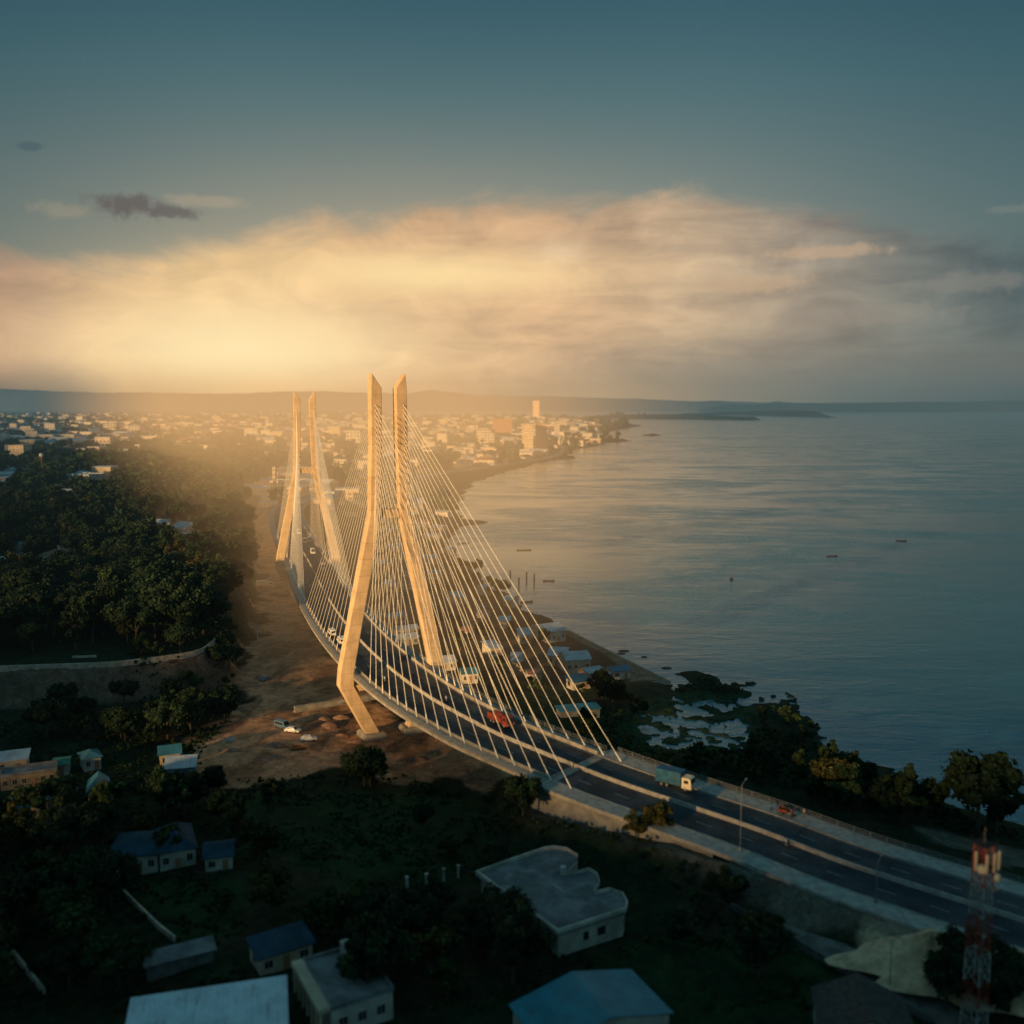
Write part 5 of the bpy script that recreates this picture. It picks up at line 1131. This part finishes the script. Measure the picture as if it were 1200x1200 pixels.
# the rest of the woodland and the green of the town as one mass
def merged(name, items, protoV, mats_):
    VV = []; FF = []; MI = []; off = 0
    for (x_, y_, z_, v, sc, rz) in items:
        V0, F0, mi0 = protoV[v]; c_, s_ = math.cos(rz)*sc, math.sin(rz)*sc
        VV.append(np.stack([V0[:, 0]*c_-V0[:, 1]*s_+x_, V0[:, 0]*s_+V0[:, 1]*c_+y_, V0[:, 2]*sc+z_], 1)); FF.append(F0+off); MI.append(mi0); off += len(V0)
    o = np_obj(name, np.concatenate(VV), np.concatenate(FF), mats_, np.concatenate(MI)); o['kind'] = 'stuff'; return o
def low_proto(seed, rx, rz_, zc, ncl, nleaf, size, mi_, shape='round'):
    C, rad, (V_, F_) = crown(seed, rx, rz_, zc, ncl, nleaf, size, shape); Vc, Fc = core_balls(C, rad, .8)
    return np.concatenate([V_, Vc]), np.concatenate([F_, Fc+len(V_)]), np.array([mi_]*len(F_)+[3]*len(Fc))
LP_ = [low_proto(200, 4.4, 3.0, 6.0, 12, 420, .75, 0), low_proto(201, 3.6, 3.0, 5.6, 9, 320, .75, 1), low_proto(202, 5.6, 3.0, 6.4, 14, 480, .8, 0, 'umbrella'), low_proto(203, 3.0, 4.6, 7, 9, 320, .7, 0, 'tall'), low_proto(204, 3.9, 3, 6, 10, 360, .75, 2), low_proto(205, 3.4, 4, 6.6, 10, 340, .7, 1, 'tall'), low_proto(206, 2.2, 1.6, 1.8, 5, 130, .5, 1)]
rest = [(t_[0], t_[1], t_[2]-.1, t_[3], t_[4], random.uniform(0, 6.28)) for t_ in TR[NT_:]]
print('trees', len(TR), 'rest', len(rest))
if rest: merged('woodland', rest, LP_, [LEAFD, LEAFM, LEAFY, CORE])
FP_ = [low_proto(300+i, 7, 4.0, 5.0, 5, 46, 2.4, i % 2) for i in range(4)]
far = []; tries = 0
while len(far) < 5200 and tries < 40000:
    tries += 1; py = 487+random.random()**1.15*112; px = random.uniform(-80, 760); far.append((px, py))
Q_ = np.array([at(px, py, 6)[:2] for px, py in far]); zz, sw_, spp, dr_, ds_, _ = ground_z(Q_[:, 0], Q_[:, 1], 'all'); D_ = np.hypot(Q_[:, 0], Q_[:, 1])
okk = (sdf(bayp, Q_[:, 0], Q_[:, 1]) < 0) & (sw_ < -8) & (ds_ > 15) & (D_ > 620) & (zz > .3); items = []
hx = np.array(placed)
for i in np.nonzero(okk)[0]:
    if np.any(np.hypot(kx-Q_[i, 0], ky-Q_[i, 1]) < kr+6): continue
    if D_[i] < 4200 and np.min(np.hypot(hx[:, 0]-Q_[i, 0], hx[:, 1]-Q_[i, 1]+10)) < (26 if D_[i] < 1900 else 18): continue
    items.append((Q_[i, 0], Q_[i, 1], zz[i]-1, random.randrange(4), random.uniform(.8, 1.5)*(1+min(1.2, D_[i]/4000)), random.uniform(0, 6.28)))
merged('town_greenery', items, FP_, [LEAFD, LEAFM, LEAFY, CORE]); pass
# ground cover: rough grass and scrub as one mass on the near ground
gp = []
for (poly, z_, n_) in (([(-50, 840), (300, 830), (560, 930), (700, 960), (900, 1090), (1080, 1200), (-50, 1200)], 7, 5200), ([(690, 820), (1190, 960), (1190, 990), (800, 905), (690, 870)], 3, 1800), ([(780, 784), (892, 796), (892, 826), (850, 860), (780, 830)], 1, 1300), ([(250, 745), (300, 700), (280, 830), (240, 870), (140, 800)], 5, 600)):
    pl = P_(poly, z_); xs = [p[0] for p in pl]; ys = [p[1] for p in pl]; gx = rng.uniform(min(xs), max(xs), n_*3); gy = rng.uniform(min(ys), max(ys), n_*3); k_ = sdf(pl, gx, gy) > 0; gx, gy = gx[k_][:n_], gy[k_][:n_]
    z, sw_, spp, dr_, ds_, dd_ = ground_z(gx, gy, 'all'); nn = fbm(gx/8, gy/8, 3, 12); din = np.full(gx.shape, -99.0); inm = sdf(marsh, gx, gy)
    for p in dirt_polys+sand_polys+gravel: din = np.maximum(din, sdf(p, gx, gy))
    for i in range(len(gx)):
        if sw_[i] < -1 and dr_[i] > 14 and dd_[i] > 4 and din[i] < 0 and nn[i] > .42 and not np.any(np.hypot(kx-gx[i], ky-gy[i]) < kr*.8): gp.append((gx[i], gy[i], z[i]-.05, random.randrange(2), random.uniform(.25, .75)*(.42 if inm[i] > -3 or z[i] < .9 else 1), random.uniform(0, 6)))
GPt = [low_proto(400+i, 2.0, .8, .4, 3, 60, .35, i) for i in range(2)]
merged('scrub', gp, GPt, [LEAFM, LEAFD, LEAFY, CORE]); print('scrub', len(gp))
# ------------------------------------------------------------------ camera, sun, sky
cd = bpy.data.cameras.new('camera'); cam = bpy.data.objects.new('camera', cd); col.objects.link(cam); S.camera = cam
cam.location = (0, 0, CAMH); cam.rotation_euler = (R(90)-PITCH, 0, 0)
cd.sensor_width = 36; cd.lens = 36*FPX/1200; cd.clip_start = 1; cd.clip_end = 60000
cd.dof.use_dof = True; cd.dof.focus_distance = 330; cd.dof.aperture_fstop = .045
ld = bpy.data.lights.new('sun', 'SUN'); sun = bpy.data.objects.new('sun', ld); col.objects.link(sun)
ld.energy = 6.0; ld.angle = R(2.2); ld.color = (1.0, .62, .27)
sdir = Vector((sv.x*math.cos(SUN_EL), sv.y*math.cos(SUN_EL), math.sin(SUN_EL)))
sun.rotation_euler = sdir.to_track_quat('Z', 'Y').to_euler()

wd = bpy.data.worlds.new('World'); S.world = wd; wd.use_nodes = True; wd.node_tree.nodes.clear(); t = NT(wd.node_tree)
tc = t.n('ShaderNodeTexCoord'); sp = t.n('ShaderNodeSeparateXYZ'); t.L.new(tc.outputs['Generated'], sp.inputs[0])
x, y, z = sp.outputs
az = t.mul(t.m('ARCTAN2', x, y), 180/math.pi); el = t.mul(t.m('ARCSINE', z), 180/math.pi)
AZ = lambda px: math.degrees(math.atan((px-600)/FPX)); EL = lambda py: math.degrees(math.atan((600-py)/FPX))-6.53
en = t.m('DIVIDE', el, 60.0); base = t.ramp(en, [(0, lin(118, 122, 112)), (.05, lin(122, 128, 120)), (.12, lin(112, 124, 118)), (.20, lin(98, 118, 117)), (.29, lin(74, 106, 111)), (.37, lin(52, 88, 99)), (.6, lin(56, 96, 108)), (1, lin(62, 106, 120))])
edge = t.smooth(t.m('ABSOLUTE', t.sub(az, -2.0)), 10.0, 34.0)
base = t.mix(t.mul(edge, .9), base, t.mix(1.0, base, (.50, .66, .72), 'MULTIPLY'))
# warm veil round the glow
wv = t.gauss(az, -5.0, 19.0, el, 4.0, 7.6); base = t.mix(t.mul(wv, .80), base, lin(212, 186, 146))
# cloud bank with ragged top
vec = t.xyz(t.mul(az, .15), t.mul(el, .30)); n1 = t.noise(vec, 1.0, 9, .62, .6)
vec2 = t.xyz(t.mul(az, .05), t.mul(el, .45), 3.7); n2 = t.noise(vec2, 1.6, 7, .62, .4)
topr = t.ramp(t.m('DIVIDE', t.add(az, 40.0), 80.0), [((AZ(p)+40)/80, EL(q)/20) for p, q in [(-60, 322), (0, 322), (90, 322), (160, 318), (260, 290), (330, 275), (450, 262), (500, 240), (620, 236), (820, 230), (930, 242), (990, 262), (1050, 280), (1200, 300), (1300, 310)]])
dtop = t.sub(t.add(t.mul(topr, 20.0), t.mul(t.sub(n1, .5), 4.6)), el)
cl = t.smooth(dtop, -.8, 1.3)
ccol = t.ramp(t.m('DIVIDE', t.add(az, 32.0), 64.0), [((AZ(p)+32)/64, c) for p, c in [(-20, lin(190, 148, 118)), (60, lin(206, 166, 130)), (110, lin(232, 186, 136)), (230, lin(248, 204, 144)), (420, lin(238, 192, 140)), (640, lin(228, 184, 138)), (800, lin(208, 178, 142)), (930, lin(166, 150, 130)), (1060, lin(122, 124, 116)), (1220, lin(82, 100, 102))]])
dk = t.smooth(n2, .42, .68); ccol = t.mix(t.mul(dk, t.smooth(az, -16.0, 6.0, .12, .55)), ccol, t.mix(1.0, ccol, (.60, .62, .68), 'MULTIPLY'))
ccol = t.mix(t.smooth(dtop, 0.0, 4.2, .55, 0.0), ccol, t.mix(1.0, ccol, (.66, .69, .74), 'MULTIPLY'))
n3 = t.noise(t.xyz(t.mul(az, .20), t.mul(el, .42), 9.1), 1.0, 7, .62, .8); ccol = t.mix(1.0, ccol, t.ramp(n3, [(.30, (.78, .77, .79)), (.70, (1.16, 1.15, 1.12))]), 'MULTIPLY')
# lower edge of the bank: grey-mauve to the right
low = t.mul(t.smooth(el, 1.0, 5.5, 1.0, 0.0), t.smooth(az, -8.0, 14.0)); ccol = t.mix(t.mul(low, .8), ccol, lin(112, 114, 110))
skyc = t.mix(t.mul(cl, t.smooth(el, -1.0, 1.8, .55, .93)), base, ccol)
core = t.gauss(az, AZ(285), 9.6, el, EL(415), 3.1); skyc = t.mix(t.mul(core, .97), skyc, lin(255, 228, 174))
core2 = t.gauss(az, AZ(500), 9.0, el, EL(322), 1.25); skyc = t.mix(t.mul(core2, .85), skyc, lin(255, 222, 160))
core3 = t.gauss(az, AZ(655), 1.6, el, EL(295), .7); skyc = t.mix(t.mul(core3, .25), skyc, lin(255, 232, 190))
# haze band on the horizon, dusky at far left and right
hb = t.smooth(el, 0.2, 3.0, 1.0, 0.0); hcol = t.ramp(t.m('DIVIDE', t.add(az, 32.0), 64.0), [((AZ(p)+32)/64, c) for p, c in [(-20, lin(82, 92, 92)), (85, lin(108, 108, 100)), (150, lin(204, 166, 120)), (300, lin(232, 186, 128)), (520, lin(216, 172, 122)), (700, lin(180, 154, 120)), (850, lin(128, 126, 114)), (1000, lin(92, 108, 108)), (1220, lin(68, 92, 98))]])
skyc = t.mix(t.mul(hb, .78), skyc, hcol)
# small dark clouds
def puff(px, py, sx, sy, a, c):
    global skyc
    wob = t.mul(t.sub(t.noise(t.xyz(az, el, px*.01), 1.1, 6, .65), .5), 1.5)
    g_ = t.gauss(az, AZ(px), sx, el, EL(py), sy); skyc = t.mix(t.mul(t.smooth(t.add(g_, wob), .25, .85), a), skyc, c)
puff(162, 258, 2.2, .75, .95, lin(100, 93, 88)); puff(212, 262, 1.5, .42, .9, lin(104, 97, 91)); puff(56, 203, .8, .3, .6, lin(66, 88, 94))
puff(88, 268, 1.5, .45, .2, lin(190, 165, 130)); puff(250, 247, 2.6, .4, .2, lin(214, 180, 140)); puff(955, 304, 3.6, .45, .5, lin(204, 170, 134)); puff(1165, 271, 1.4, .25, .25, lin(140, 138, 128))
puff(880, 337, 3.6, .6, .5, lin(196, 164, 128)); puff(1000, 375, 5.5, .8, .4, lin(150, 138, 124)); puff(1130, 345, 4.5, .6, .35, lin(140, 134, 122))
# behind the viewpoint the sky is plain dusk
back = t.smooth(y, -.15, .35); skyc = t.mix(back, lin(64, 106, 120), skyc)
dn = t.smooth(el, -3.0, -.3); skyc = t.mix(dn, (.01, .014, .016), skyc)
sk = t.n('ShaderNodeTexSky', sky_type='NISHITA'); sk.sun_disc = False; sk.sun_elevation = SUN_EL; sk.sun_rotation = math.atan2(sv.x, sv.y)
skyc = t.mix(1.0, skyc, t.mix(1.0, sk.outputs[0], (.0035, .004, .005), 'MULTIPLY'), 'ADD')
bg = t.n('ShaderNodeBackground'); t.L.new(skyc, bg.inputs[0]); bg.inputs[1].default_value = 1.0
out = t.n('ShaderNodeOutputWorld'); t.L.new(bg.outputs[0], out.inputs[0])
S.view_settings.view_transform = 'Standard'; S.view_settings.look = 'None'; S.view_settings.exposure = 0; S.view_settings.gamma = 1
S.render.engine = 'CYCLES'; S.cycles.use_adaptive_sampling = True; S.cycles.adaptive_threshold = .02; S.cycles.max_bounces = 3; S.cycles.diffuse_bounces = 2; S.cycles.glossy_bounces = 2; S.cycles.transparent_max_bounces = 4
S.cycles.caustics_reflective = False; S.cycles.caustics_refractive = False; S.cycles.use_denoising = True
